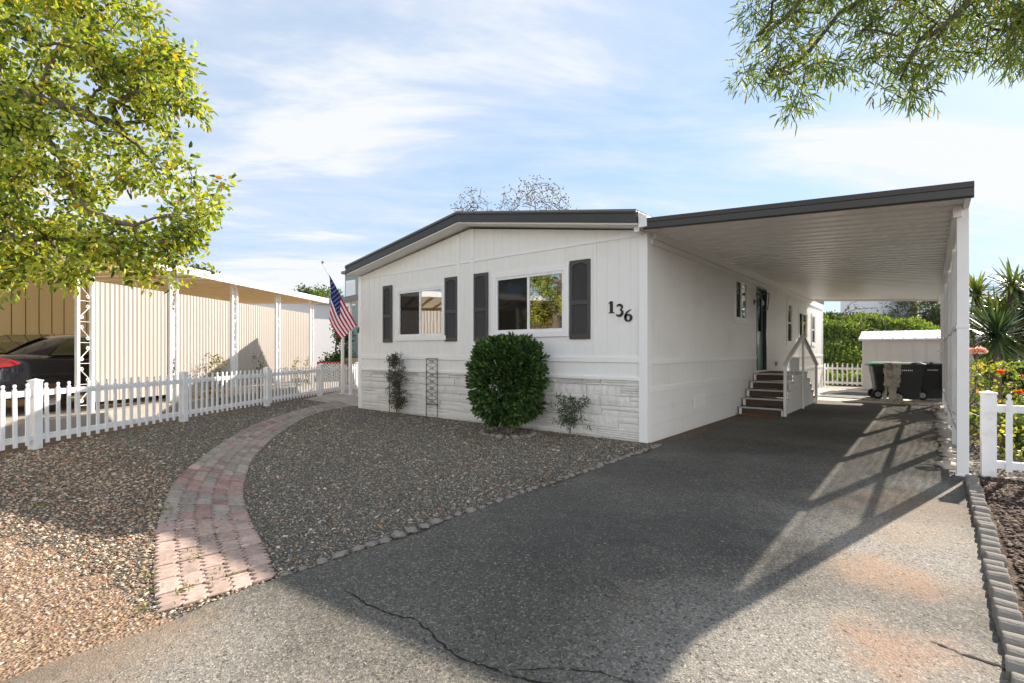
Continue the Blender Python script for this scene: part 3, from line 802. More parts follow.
# ================================================================== HOUSE
FY = 7.33; HL, HR = -10.93, -3.36; HB = 23.7; PX = -7.12
def rooft(x):  # underside line of roof above wall
    return 3.86-(abs(x-PX)/(HR-PX))*.60
house = empty('mobile_home', (PX, FY, 0), 'white single storey mobile home with low gable roof, dark shutters and number 136', 'house')
def boards(mb, ax, P, a0, a1, zlo, zhi, openings, pitch=.203, sgn=-1, gap=.0045, th=.016, back=.005):
    """vertical grooved boards on plane ax=P; zhi a function; openings [(a0,a1,z0,z1)]"""
    cuts = sorted(set([a0, a1]+[o[0] for o in openings]+[o[1] for o in openings]+[a0+pitch*i for i in range(1, int((a1-a0)/pitch)+1)]+([PX] if ax == 'y' else [])))
    cuts = [c for c in cuts if a0-1e-6 <= c <= a1+1e-6]
    grid = set(round(a0+pitch*i, 5) for i in range(0, int((a1-a0)/pitch)+2))
    for u, v in zip(cuts, cuts[1:]):
        if v-u < .001: continue
        g0 = gap if round(u, 5) in grid else 0; g1 = gap if round(v, 5) in grid else 0
        m = (u+v)/2; spans = [(zlo, None)]
        for o in sorted([o for o in openings if o[0]-1e-6 <= m <= o[1]+1e-6], key=lambda o: o[2]):
            lo, hi = spans.pop(); spans += [(lo, o[2]), (o[3], None)]
        for lo, hi in spans:
            t0, t1 = (hi, hi) if hi is not None else (zhi(u), zhi(v))
            for (p, q, d0, d1) in ((u+g0, v-g1, 0, th), (u, v, th*0+back, th+back+.02)):
                if q-p < .001: continue
                a, b = P+sgn*(th-d0), P+sgn*(th-d1)
                if ax == 'y': vs = [(p, a, lo), (q, a, lo), (q, b, lo), (p, b, lo), (p, a, t0), (q, a, t1), (q, b, t1), (p, b, t0)]
                else: vs = [(a, p, lo), (a, q, lo), (b, q, lo), (b, p, lo), (a, p, t0), (a, q, t1), (b, q, t1), (b, p, t0)]
                mb.add(vs, [(0,3,2,1),(4,5,6,7),(0,1,5,4),(1,2,6,5),(2,3,7,6),(3,0,4,7)])
W0 = (-9.40, -7.90, 1.74, 2.76); W1 = (-6.43, -4.86, 1.76, 2.80)
mb = MB(); boards(mb, 'y', FY, HL, HR, .97, lambda x: rooft(x), [W0, W1])
front = mb.build('front_wall', M['siding'], house, fixn=False)
SW1 = (11.88, 12.80, 2.13, 3.02); SD = (13.68, 14.62, .92, 2.98); SW2 = (17.2, 17.85, 1.68, 2.88); SW3 = (18.95, 20.35, 1.85, 2.72)
SW4 = (21.3, 21.9, 1.7, 2.7)
mb = MB(); boards(mb, 'x', HR, FY+.02, HB, .80, lambda y: 3.42, [SW1, SD, SW2, SW3, SW4], pitch=.203, sgn=1)
side = mb.build('side_wall', M['siding'], house, fixn=False)
mb = MB()
mb.box(HL-.01, HL+.02, FY+.02, HB, .0, 3.25); mb.box(HL, HR, HB-.02, HB, 0, 3.3)
mb.build('rear_wall', M['siding'], house)
# interior floor + partition so the rooms read as dark rooms
mb = MB(); mb.box(HL+.05, HR-.06, FY+.06, HB-.05, .80, .86); mb.box(HL+.05, HR-.06, FY+3.6, FY+3.65, .86, 3.25); mb.box(PX-.03, PX+.03, FY+.06, FY+3.6, .86, 3.25)
mb.box(HL+.05, HR-.06, FY+.06, HB-.05, 3.24, 3.26)
mb.build('room_lining', M['interior'], house)
# front trim boards
mb = MB()
T = .022
def fbox(x0, x1, z0, z1, d=.035, mb_=None): (mb_ or mb).box(x0, x1, FY-.016-d+.012, FY-.004, z0, z1)
mb.box(HL-.03, HL+.10, FY-.043, FY+.09, 0, rooft(HL)); mb.box(HR-.11, HR+.032, FY-.045, FY+.10, 0, rooft(HR)+.06)
fbox(HL+.10, HR-.11, 1.225, 1.315, .036)
mb.box(HL+.10, HR-.11, FY-.052, FY-.004, .945, .995)
mb.prism([(HL+.1, 3.185), (HR-.11, 3.185), (HR-.11, 3.235), (HL+.1, 3.235)], 'y', FY-.030, FY-.004)
for a, b in ((-7.50, -7.40), (-7.10, -7.0)): fbox(a, b, 1.316, 3.184, .034); fbox(a, b, 3.236, rooft((a+b)/2)-.02, .034)
for a in (-10.15, -4.27): fbox(a, a+.035, 1.316, 3.184, .024)
mb.build('front_trim', M['trim'], house, bevel=.003)
# side trim boards
mb = MB()
mb.box(HR+.004, HR+.034, FY+.101, SD[0]-.06, 1.20, 1.275); mb.box(HR+.004, HR+.034, SD[1]+.06, HB, 1.20, 1.275); mb.box(HR+.004, HR+.040, FY+.101, SD[0]-.25, .76, .845); mb.box(HR+.004, HR+.040, SD[1]+.25, HB, .76, .845)
mb.box(HR+.004, HR+.040, SD[0]-.25, SD[1]+.25, .76, .845)
mb.box(HR+.004, HR+.050, FY+.101, HB, 3.06, 3.143)
mb.box(HR-.02, HR+.036, HB-.12, HB+.03, 0, 3.3)
mb.build('side_trim', M['trim'], house, bevel=.003)
# painted ledge stone skirting, front
def stonework():
    mb = MB(); rr = random.Random(11); z = .02
    mb.box(HL+.1, HR-.11, FY-.010, FY+.02, -.05, .945)
    while z < .935:
        h = min(rr.choice([.13, .16, .19]), .945-z)
        if .945-z-h < .06: h = .945-z
        xx = HL+.10
        while xx < HR-.115:
            l = rr.uniform(.22, .75); l = min(l, HR-.11-xx)
            if HR-.11-xx-l < .12: l = HR-.11-xx
            k = rr.choice([1, 1, 2, 2, 3, 4]); hs = [rr.uniform(.7, 1.3) for _ in range(k)]; s_ = sum(hs); zz_ = z
            for q in hs:
                hh = h*q/s_; x2 = xx
                parts = 1 if k < 3 or l < .35 else rr.choice([1, 1, 2])
                for pi in range(parts):
                    l2 = l/parts; d = rr.uniform(.008, .034)
                    x0_, x1_, z0_, z1_ = x2+.004, x2+l2-.004, zz_+.003, zz_+hh-.004
                    n_ = max(2, int((x1_-x0_)/.05)); cols_ = []
                    # wavy front face
                    vs = []
                    for i in range(n_+1):
                        u = x0_+(x1_-x0_)*i/n_; wob = rr.uniform(-.005, .005); wz = rr.uniform(-.004, .004)
                        vs += [(u, FY-.012, z0_), (u, FY-.012-d+wob+.004, z0_+.004+wz), (u, FY-.014-d+wob, (z0_+z1_)/2), (u, FY-.012-d+wob+.004, z1_-.004+wz), (u, FY-.012, z1_)]
                    fs = []
                    for i in range(n_):
                        for j in range(4): fs.append((5*i+j, 5*i+5+j, 5*i+6+j, 5*i+1+j))
                    fs += [(0, 1, 2, 3, 4), tuple(5*n_+j for j in (4, 3, 2, 1, 0))]
                    mb.add(vs, fs); x2 += l2
                zz_ += hh
            xx += l
        z += h
    return mb.build('stone_skirting', M['stone'], house)
stonework()
# side skirting: lapped boards
mb = MB(); mb.box(HR-.01, HR+.012, FY+.10, HB, -.03, .76)
for k, (z0, z1) in enumerate(((0.02, .245), (.255, .50), (.51, .76))):
    y_ = FY+.101; rr = random.Random(k)
    while y_ < HB-.12:
        l = min(rr.uniform(1.6, 3.2), HB-.12-y_); mb.box(HR+.0125, HR+.022+rr.uniform(0, .003), y_+.003, y_+l-.003, z0, z1); y_ += l
mb.build('side_skirting', M['skirtbase'], house, bevel=.002)

# roof: thick slabs with soffit
RF0 = 6.95; RB = HB+.35
def roofz(x): return 4.13-(abs(x-PX)/3.80)*.63
mb = MB(); mb2 = MB(); mb3 = MB()
XL, XR = -10.98, -3.345
for xa, xb in ((XL, PX), (PX, XR)):
    za, zb = roofz(xa), roofz(xb)
    mb.prism([(xa, za-.03), (xb, zb-.03), (xb, zb), (xa, za)], 'y', RF0-.02, RB)             # top roofing
    mb2.prism([(xa+.01, za-.225), (xb, zb-.225), (xb, zb-.20), (xa+.01, za-.20)], 'y', RF0+.02, RB-.02)  # soffit
    mb3.prism([(xa, za-.20), (xb, zb-.20), (xb, zb-.032), (xa, za-.032)], 'y', RF0-.012, RF0+.018)   # gable fascia
    mb3.prism([(xa, za-.06), (xb, zb-.06), (xb, zb-.031), (xa, za-.031)], 'y', RF0-.030, RF0-.0125)
# eave fascias
mb3.box(XL-.012, XL+.012, RF0+.02, RB, roofz(XL)-.20, roofz(XL)-.031)
mb3.box(XR-.012, XR+.012, RF0+.02, RB, roofz(XR)-.20, roofz(XR)-.031)
roof = mb.build('roof', M['roofing'], house)
mbf = MB(); mbf.box(XR+.014, -3.20, RF0+.03, FY+.20, 3.235, 3.40); mbf.box(XR-.10, XR-.013, RF0+.12, FY+.1, 3.20, 3.45)
mbf.build('corner_flashing', M['trim'], roof, bevel=.004)
mb2.build('soffit', M['trim'], roof, fixn=True)
mb3.build('fascia', M['fascia'], roof, bevel=.003)

# windows
def window(y_or_x, W, face, parent, slider=True, left_dark=True, trimw=.10, name='window', vertical=False):
    """face 'front' (plane y=FY, facing -y) or 'side' (plane x=HR, facing +x). W=(a0,a1,z0,z1) opening"""
    a0, a1, z0, z1 = W
    def bx(mb, u0, u1, d0, d1, w0, w1):   # d measured outward from wall plane
        if face == 'front': mb.box(u0, u1, FY-d1, FY-d0, w0, w1)
        else: mb.box(HR+d0, HR+d1, u0, u1, w0, w1)
    m = MB()   # outer casing
    bx(m, a0-trimw, a1+trimw, .017, .040, z1, z1+trimw); bx(m, a0-trimw, a1+trimw, .017, .046, z0-trimw, z0)
    bx(m, a0-trimw, a0, .017, .040, z0, z1); bx(m, a1, a1+trimw, .017, .040, z0, z1)
    fr = m.build('window', M['trim'], parent, bevel=.003)
    m = MB(); f = .045
    bx(m, a0, a1, -.03, .028, z1-f, z1); bx(m, a0, a1, -.03, .030, z0, z0+f); bx(m, a0, a0+f, -.03, .028, z0+f, z1-f); bx(m, a1-f, a1, -.03, .028, z0+f, z1-f)
    mid = (a0+a1)/2; zm = (z0+z1)/2
    if vertical: bx(m, a0+f, a1-f, -.02, .022, zm-.022, zm+.022)
    else: bx(m, mid-.024, mid+.024, -.02, .022, z0+f, z1-f)
    m.build('frame', M['vinyl'], fr, bevel=.003)
    m = MB(); d = MB()
    if vertical:
        bx(m, a0+f, a1-f, .002, .006, zm+.022, z1-f); bx(d, a0+f, a1-f, .002, .006, z0+f, zm-.022)
    else:
        bx(d, a0+f, mid-.024, -.006, -.002, z0+f, z1-f); bx(m, mid+.024, a1-f, .002, .006, z0+f, z1-f)
    m.build('pane', M['glass'], fr); d.build('pane', M['glassdark'], fr)
    if not vertical:
        c = MB()  # curtain inside the darker half
        n_ = 24; vs = []; fs = []
        u0, u1 = a0+.05, a0+(a1-a0)*.24
        for i in range(n_+1):
            u = u0+(u1-u0)*i/n_; dd = -.10-.02*math.sin(i*1.6)
            for w_ in (z0-.1, z1+.05): vs.append((u, FY-dd, w_) if face == 'front' else (HR+dd, u, w_))
        fs = [(2*i, 2*i+2, 2*i+3, 2*i+1) for i in range(n_)]
        c.add(vs, fs); c.build('curtain', M['curtain'], fr, fixn=False)
    return fr
window(0, W0, 'front', house); window(0, W1, 'front', house)
window(0, SW1, 'side', house); window(0, SW2, 'side', house, vertical=True); window(0, SW3, 'side', house); window(0, SW4, 'side', house, vertical=True)

# shutters
def shutter(x0, x1, z0, z1):
    m = MB(); f = .055; y1 = FY-.016; y0 = FY-.045
    m.box(x0, x0+f, y0, y1, z0, z1); m.box(x1-f, x1, y0, y1, z0, z1); m.box(x0+f, x1-f, y0, y1, z0, z0+.08)
    zm = z0+(z1-z0)*.46; m.box(x0+f, x1-f, y0, y1, zm-.035, zm+.035)
    # arched top rail
    p = [(x0+f, z1), (x1-f, z1)]
    for k in range(9):
        t = k/8; p.append((x1-f-(x1-x0-2*f)*t, z1-.10+.045*math.sin(math.pi*t)))
    m.prism(p, 'y', y0, y1)
    m.box(x0+f, x1-f, y1-.008, y1-.001, z0+.08, z1-.05)
    for a, b in ((z0+.08, zm-.035), (zm+.035, z1-.06)):
        n_ = int((b-a)/.032)
        for k in range(n_):
            zc = a+(b-a)*(k+.5)/n_
            m.add([(x0+f, y0+.006, zc-.014), (x1-f, y0+.006, zc-.014), (x1-f, y1-.008, zc+.014), (x0+f, y1-.008, zc+.014)], [(0, 1, 2, 3)])
    m.build('shutter', M['shutter'], house, bevel=.002)
for a, b in ((-9.96, -9.62), (-7.84, -7.46), (-7.0, -6.62), (-4.74, -4.34)):
    shutter(a, b, 1.61, 2.94)

# house numbers 1 3 6
def stroke(pts, wd, ox, oz, s, name='house_number', closed=False):
    """calligraphic ribbon in the wall plane"""
    pts = [Vector((p[0], p[1])) for p in pts]; out_l = []; out_r = []
    for i, p in enumerate(pts):
        a = pts[(i-1) % len(pts)] if closed else pts[max(0, i-1)]; b = pts[(i+1) % len(pts)] if closed else pts[min(len(pts)-1, i+1)]
        d = (b-a).normalized(); nn = Vector((-d.y, d.x))*wd[i]/2
        out_l.append(p+nn); out_r.append(p-nn)
    m = MB(); n_ = len(pts); vs = []
    for l, r_ in zip(out_l, out_r):
        for q in (l, r_):
            for yv in (FY-.034, FY-.017): vs.append((ox+q.x*s, yv, oz+q.y*s))
    fs = []
    rng = range(n_) if closed else range(n_-1)
    for i in rng:
        j = (i+1) % n_; a, b = 4*i, 4*j
        fs += [(a, b, b+2, a+2), (a+1, a+3, b+3, b+1), (a, a+1, b+1, b), (a+2, b+2, b+3, a+3)]
    if not closed: fs += [(0, 2, 3, 1), (4*n_-4, 4*n_-3, 4*n_-1, 4*n_-2)]
    m.add(vs, fs); return m
def digit(strokes, ox, oz, s):
    big = MB()
    for pts, wd, cl in strokes:
        m = stroke(pts, wd, ox, oz, s, closed=cl); big.add(m.v, m.f)
    return big.build('house_number', M['black'], house)
one = [([(0, 0), (0, 1)], [.26, .26], False), ([(-.26, .02), (.26, .02)], [.07, .07], False), ([(.0, .99), (-.15, .90), (-.27, .83)], [.10, .11, .03], False)]
def arc(cx, cy, rx, ry, a0, a1, n_=14): return [(cx+rx*math.cos(R(a0+(a1-a0)*k/n_)), cy+ry*math.sin(R(a0+(a1-a0)*k/n_))) for k in range(n_+1)]
def wv(n_, lo, hi, f=1): return [lo+(hi-lo)*abs(math.sin(math.pi*k/(n_-1)*f)) for k in range(n_)]
t3 = arc(.0, .75, .25, .22, 160, -60); b3 = arc(-.02, .29, .30, .27, 75, -150)
three = [(t3, wv(len(t3), .07, .19), False), (b3, wv(len(b3), .08, .24), False)]
c6 = arc(0, .30, .26, .27, 0, 360-360/20, 19); s6 = [(.27, 1.0), (.10, .93), (-.10, .78), (-.22, .60), (-.27, .42), (-.26, .28)]
six = [(c6, [.10+.14*abs(math.cos(R(k*360/20))) for k in range(len(c6))], True), (s6, [.03, .09, .15, .19, .22, .22], False)]
digit(one, -3.95, 2.02, .185); digit(three, -3.81, 1.965, .185); digit(six, -3.655, 1.875, .185)

# side door, lamp
m = MB(); a0, a1, z0, z1 = SD
m.box(HR-.11, HR+.032, a0-.01, a0+.05, z0, z1+.05); m.box(HR-.11, HR+.032, a1-.05, a1+.01, z0, z1+.05); m.box(HR-.11, HR+.032, a0+.05, a1-.05, z1-.0, z1+.05)
door = m.build('door_surround', M['black'], house)
m = MB(); m.box(HR-.10, HR-.055, a0+.05, a1-.05, z0, z1); dr = m.build('door', M['green_door'], house, bevel=.004)
m = MB(); m.box(HR-.056, HR-.050, a0+.22, a1-.22, z0+1.0, z1-.2); m.build('door_glass', M['glassdark'], dr)
m = MB(); m.tube([(HR-.056, a0+.11, z0+.98), (HR-.01, a0+.11, z0+.98)], .012); m.tube([(HR-.01, a0+.11, z0+.98), (HR-.01, a0+.22, z0+.98)], .011); m.build('handle', M['black'], dr)
m = MB(); m.box(HR-.05, HR+.06, a0-.05, a1+.05, z0-.035, z0); m.build('door_sill', M['trim'], house)
m = MB(); yl = 13.42; m.tube([(HR+.017, yl, 2.62), (HR+.035, yl, 2.62)], .065, 14); m.tube([(HR+.03, yl, 2.62), (HR+.12, yl, 2.66), (HR+.20, yl, 2.78), (HR+.22, yl, 2.86)], .012, 6)
c_ = Vector((HR+.22, yl, 0))
for sx_ in (-1, 1):
    for sy_ in (-1, 1): m.bar(c_+Vector((.115*sx_, .115*sy_, 2.80)), c_+Vector((.085*sx_, .085*sy_, 2.42)), .018, .018)
m.box(c_.x-.125, c_.x+.125, c_.y-.125, c_.y+.125, 2.80, 2.815); m.box(c_.x-.09, c_.x+.09, c_.y-.09, c_.y+.09, 2.405, 2.42)
m.tube([(c_.x, c_.y, 2.815), (c_.x, c_.y, 2.86)], [.06, .012], 8)
lp = m.build('wall_lantern', M['black'], house)
m = MB(); m.lathe((c_.x, c_.y, 2.51), [(.012, 0), (.03, .05), (.028, .11), (.01, .15)], 10); m.build('bulb', M['plate'], lp)
# outlet / hose bib items
m = MB(); m.box(HR+.017, HR+.06, 15.6, 15.72, 1.0, 1.12); m.build('outlet_box', M['concrete'], house)
m = MB(); m.box(HR+.0225, HR+.03, 9.3, 9.9, .35, .60); m.build('access_panel', M['trim'], house)

# ================================================================== CARPORT
cp = empty('carport', (-1.5, 7.1, 0), 'flat white metal carport roof on posts beside the mobile home', 'carport')
X0, X1, Y0, Y1 = -3.30, .30, 7.02, 20.95
def cz_(x): return 3.27 + (x-X0)/(X1-X0)*(-.22)
m = MB(); pitch = .305; prof = []; yy = Y0+.05
while yy < Y1-.1:
    for dy, dz in ((0, 0), (.19, 0), (.20, .06), (.295, .06)): prof.append((yy+dy, dz))
    yy += pitch
vs = []
for y_, dz in prof: vs += [(X0, y_, cz_(X0)+dz), (X1, y_, cz_(X1)+dz)]
m.add(vs, [(2*i, 2*i+1, 2*i+3, 2*i+2) for i in range(len(prof)-1)])
vs2 = [(x_, y_, z_+.012) for x_, y_, z_ in vs]
m.add(vs2, [(2*i, 2*i+2, 2*i+3, 2*i+1) for i in range(len(prof)-1)])
m.build('roof_deck', M['deck'], cp, fixn=False)
m = MB()
for ya, yb in ((Y0-.06, Y0+.045),): # front fascia gutter profile
    for z_lo, z_hi, yo in ((-.075, .10, 0), ):
        m.add([(X0+.02, Y0-.05, cz_(X0)-.07), (X1+.10, Y0-.05, cz_(X1+.10)-.07), (X1+.10, Y0+.04, cz_(X1+.1)-.07), (X0+.02, Y0+.04, cz_(X0)-.07),
               (X0+.02, Y0-.075, cz_(X0)+.11), (X1+.13, Y0-.075, cz_(X1+.13)+.11), (X1+.13, Y0+.04, cz_(X1+.13)+.11), (X0+.02, Y0+.04, cz_(X0)+.11)],
              [(0,3,2,1),(4,5,6,7),(0,1,5,4),(1,2,6,5),(2,3,7,6),(3,0,4,7)])
m.box(X0+.02, X1+.14, Y0-.090, Y0-.076, cz_(X1)+.085, cz_(X1)+.088)
m = MB()
def fasc(m, y_, oy):
    P = [(-.065, 0), (-.05, -.018), (.03, -.022), (.035, -.034), (.088, -.040), (.096, -.03), (.096, .03), (-.065, .03)]
    vs = []
    for x_ in (X0+.03, X1+.05):
        for dz, dy in P: vs.append((x_, y_+dy*oy, cz_(x_)+dz))
    k = len(P)
    m.add(vs, [tuple(range(k)), tuple(range(k, 2*k))[::-1]]+[(i, (i+1) % k, k+(i+1) % k, k+i) for i in range(k)])
fasc(m, Y0, 1)
m.build('front_fascia', M['fascia'], cp)
m = MB(); fasc(m, Y1, -1); m.build('rear_fascia', M['white_metal'], cp)
m = MB(); m.box(X1-.015, X1+.035, Y0+.045, Y1-.04, cz_(X1)-.05, cz_(X1)+.08); m.build('side_gutter', M['white_metal'], cp, bevel=.004)
m = MB(); m.box(X1-.10, X1-.02, 7.58, Y1-.05, cz_(X1)-.14, cz_(X1)-.012); m.build('beam', M['white_metal'], cp, bevel=.004)
m = MB(); m.box(HR+.012, HR+.10, FY+.12, Y1-.05, 3.145, 3.268); m.build('wall_ledger', M['white_metal'], cp, bevel=.003)
PY = [7.66, 9.98, 12.52, 15.05, 17.6, 20.5]
for i, y_ in enumerate(PY):
    m = MB(); h = cz_(X1)-(.142 if i else .02)
    m.box(*((.232, .338, y_-.055, y_+.055) if i == 0 else (.25, .33, y_-.045, y_+.045)), .0, h)
    if i == 0: m.box(.226, .344, y_-.061, y_+.061, 1.66, 1.70)
    m.box(.22, .36, y_-.075, y_+.075, .0, .02)
    p_ = m.build('post', M['white_metal'], cp, bevel=.005)
    m = MB()  # scroll work beside each post: second slim bar and curls
    y2 = y_+.26; m.box(.275, .305, y2-.014, y2+.014, .02, h)
    zc = .35
    while zc < h-.2:
        q = []
        for k in range(25):
            t = k/24; ang = t*math.pi*3.2; rr_ = .055*(1-t)+.008
            q.append((.29, y_+.045+.105+rr_*math.cos(ang)*(1 if int(zc*10) % 2 else -1), zc+.09*(1 if t < .5 else 1)+rr_*math.sin(ang)+t*.05))
        m.tube(q, .006, 5); m.bar((.29, y_+.045, zc), (.29, y2, zc+.16), .012, .006); zc += .30
    m.build('scroll_bracket', M['white_metal'], p_)
for z0_, z1_ in ((.36, .42), (1.70, 1.76)):
    m = MB(); m.box(.262, .318, PY[0]+.05, PY[-1]-.05, z0_, z1_); m.build('side_rail', M['white_metal'], cp, bevel=.004)
# fine diagonal lattice panels between posts
def lattice(ya, yb, za, zb, x0, pitch, wd, th):
    m = MB(); H_ = zb-za; W_ = yb-ya
    for sgn, dx in ((1, 0), (-1, th)):
        c = -H_
        while c < W_:
            # line y = ya + c + t, z = za + t  for sgn 1 ; mirrored otherwise
            t0 = max(0, -c); t1 = min(H_, W_-c)
            if t1-t0 > .01:
                pa = (ya+c+t0, za+t0); pb = (ya+c+t1, za+t1)
                if sgn < 0: pa = (ya+yb-pa[0], pa[1]); pb = (ya+yb-pb[0], pb[1])
                a = Vector((x0+dx, pa[0], pa[1])); b = Vector((x0+dx, pb[0], pb[1]))
                m.bar(a, b, th*.9, wd, up=(0, -sgn*.707, .707))
            c += pitch
    return m
def mesh_mat():
    m = bpy.data.materials.new('shade_mesh'); nt, out = nodes(m)
    d = N(nt, 'ShaderNodeBsdfDiffuse'); d.inputs[0].default_value = (.62, .60, .55, 1)
    t = N(nt, 'ShaderNodeBsdfTransparent'); mx = N(nt, 'ShaderNodeMixShader')
    wv_ = N(nt, 'ShaderNodeTexWave', Scale=1.4, Distortion=11.0, Detail=4.0); wv_.bands_direction = 'Z'
    tc = N(nt, 'ShaderNodeTexCoord'); L(nt, tc.outputs['Object'], wv_.inputs['Vector'])
    f = ramp(nt, wv_.outputs['Fac'], [(0, (.76, .76, .76)), (.55, (.68, .68, .68)), (1, (.58, .58, .58))])
    L(nt, f, mx.inputs[0]); L(nt, t.outputs[0], mx.inputs[1]); L(nt, d.outputs[0], mx.inputs[2]); L(nt, mx.outputs[0], out.inputs[0]); return m
M['mesh'] = mesh_mat()
for ya, yb in zip(PY, PY[1:]):
    m = MB(); vs = []; n_ = 60
    za, zb = .42, cz_(X1)-.15
    for i in range(n_+1):
        y_ = ya+.05+(yb-ya-.1)*i/n_; xo = .318+.004*math.sin(i*1.1)
        vs += [(xo, y_, za), (xo, y_, zb)]
    m.add(vs, [(2*i, 2*i+2, 2*i+3, 2*i+1) for i in range(n_)])
    m.build('shade_mesh', M['mesh'], cp, fixn=False)
# ================================================================== STEPS
st = empty('entry_steps', (-2.9, 12.0, 0), 'entry steps with brown treads and pale slatted handrail at the green side door', 'steps')
sx0, sx1 = HR+.06, -2.43
N5 = 5; rise = .88/5; run = .31
for k in range(N5):
    y_ = 12.0+run*k; z_ = rise*k
    y_end = 12.0+run*(k+1) if k < N5-1 else 14.95
    m = MB(); m.box(sx0+.06, sx1-.05, y_+.012, y_+.03, z_+.01, z_+rise-.035); m.build('riser', M['tread'], st)
    m = MB(); m.box(sx0, sx1, y_-.02, y_end+.012, z_+rise-.035, z_+rise); tr = m.build('tread', M['tread'], st, bevel=.004)
    m = MB(); m.box(sx0-.002, sx1+.002, y_-.032, y_-.0205, z_+rise-.035, z_+rise+.002); m.build('nosing', M['nosing'], tr)
    m = MB(); m.box(sx0, sx0+.055, y_, y_+.011, z_, z_+rise-.036); m.build('riser_trim', M['stepwood'], st)
for k in range(N5-1):   # far flight going down the other side
    y_ = 14.95+.29*k; z_ = .88-rise*(k+1)
    m = MB(); m.box(sx0, sx1, y_+.0125, y_+.30, z_-.035, z_); m.build('tread', M['tread'], st, bevel=.004)
# skirt boards on the open side
m = MB(); y_ = 12.03; rr = random.Random(2)
while y_ < 16.05:
    wd = .125
    yc = y_+wd/2
    if yc < 13.25: top = rise*(1+int((yc-12.0)/run))-.04
    elif yc < 14.95: top = .84
    else: top = .88-rise*(1+int((yc-14.95)/.29))-.04
    if top > .05: m.box(sx1-.03, sx1-.005, y_+.008, y_+wd-.008, .01, top)
    y_ += wd
m.build('skirt_boards', M['stepwood'], st)
rx = sx1+.03
def rline(y): 
    return 1.12+(y-12.1)*(1.80-1.12)/(14.1-12.1) if y < 14.1 else 1.80-(y-14.1)*(1.80-1.05)/(16.05-14.1)
m = MB(); m.bar((rx, 12.05, rline(12.05)), (rx, 14.12, rline(14.12)), .09, .035); m.bar((rx, 14.08, rline(14.1)), (rx, 16.1, rline(16.1)), .09, .035)
m.build('handrail', M['stepwood'], st, bevel=.004)
for y_, zb in ((12.12, .0), (14.1, .0), (16.0, .0)):
    m = MB(); m.box(rx-.025, rx+.03, y_-.03, y_+.03, zb, rline(y_)-.02); m.build('newel_post', M['stepwood'], st, bevel=.004)
y_ = 12.28
while y_ < 15.95:
    if abs(y_-14.1) > .05:
        if y_ < 13.25: zb = rise*(1+(y_-12.0)/run)-.18
        elif y_ < 14.95: zb = .60
        else: zb = .88-(y_-14.95)/.29*rise-.20
        m = MB(); m.box(rx-.005, rx+.005, y_-.014, y_+.014, max(.02, zb), rline(y_)-.018); m.build('baluster', M['stepwood'], st)
    y_ += .14
m = MB(); m.box(sx0+.12, sx1-.05, 11.72, 11.98, .012, .028)
setp(m.build('doormat', M['doormat'], origin=(-2.9, 11.85, .02), bevel=.004), 'rust brown mat on the driveway at the foot of the entry steps', 'doormat')
m = MB(); m.box(-2.72, -2.52, 14.3, 14.33, .9, 1.25); m.bar((-2.62, 14.31, .88), (-2.62, 14.31, .9), .02, .02)
m.build('white_notice', M['plate'], st)

# ================================================================== PICKET FENCES
def picket_mesh(h, wd=.055, th=.02):
    m = MB(); p = [(-wd/2, .0), (wd/2, 0), (wd/2, h-.075), (wd*.22, h-.062), (wd*.22, h-.055)]
    for k in range(9):
        a = -40+260*k/8; p.append((wd*.42*math.cos(R(a)), h-.022+wd*.42*math.sin(R(a))))
    p += [(-wd*.22, h-.055), (-wd*.22, h-.062), (-wd/2, h-.075)]
    m.prism([(a, b) for a, b in p], 'y', -th/2, th/2)
    me = m.mesh('picket'); me.materials.append(M['vinyl']); return me
def post_mesh(h, w_=.125):
    m = MB(); m.box(-w_/2, w_/2, -w_/2, w_/2, -.02, h-.03); m.box(-w_/2-.008, w_/2+.008, -w_/2-.008, w_/2+.008, h-.03, h-.012)
    q = w_/2-.004
    m.add([(-q, -q, h-.012), (q, -q, h-.012), (q, q, h-.012), (-q, q, h-.012), (0, 0, h+.012)], [(0, 1, 4), (1, 2, 4), (2, 3, 4), (3, 0, 4)])
    me = m.mesh('post'); me.materials.append(M['vinyl']); return me
def fence(loc, ang, posts, npick, h, post_h, label, skip=None, rails=(.16, .80), pw=.055, postw=.125, zoff=0):
    f = empty('picket_fence', loc, label, 'fence'); f.rotation_euler = (0, 0, ang)
    pm = picket_mesh(h, pw); qm = post_mesh(post_h, postw)
    def ch(name, me, x_, z_=0):
        o = bpy.data.objects.new(name, me); C.objects.link(o); o.parent = f; o.location = (x_, 0, z_); return o
    for s_ in posts: ch('post', qm, s_)
    for a, b in zip(posts, posts[1:]):
        for z_ in rails:
            m = MB(); m.box(a+postw/2, b-postw/2, -.028, .028, z_-.042, z_+.042); me = m.mesh('rail'); me.materials.append(M['vinyl']); r_ = ch('rail', me, 0)
            mo = r_.modifiers.new('bevel', 'BEVEL'); mo.width = .004
        L_ = b-a-postw; 
        for k in range(npick):
            x_ = a+postw/2+L_*(k+.5)/npick
            if abs(L_) > .1: 
                o = ch('picket', pm, x_, .065); o.location.y = -.0; o.scale = (1, 3.05, 1) if False else (1, 1, 1)
                o.location.y = -.039; o.rotation_euler = (rnd.uniform(-.012, .012), rnd.uniform(-.014, .014), 0); o.location.z = .065+rnd.uniform(-.006, .006)
    return f
df = Vector((-.5566, .8308, 0)); ang = math.atan2(df.y, df.x)
fence((-9.97, 1.27, 0), ang, [-5.76, -2.88, 0, 2.88, 5.76, 8.64, 11.5], 17, .88, 1.0, 'long white vinyl picket fence between the gravel yard and the neighbouring carport', pw=.052, postw=.115)
fence((.51, 7.86, 0), R(4), [0, 1.75, 3.5], 8, .86, .95, 'short white picket fence with square post beside the carport front post', rails=(.13, .76), postw=.125)
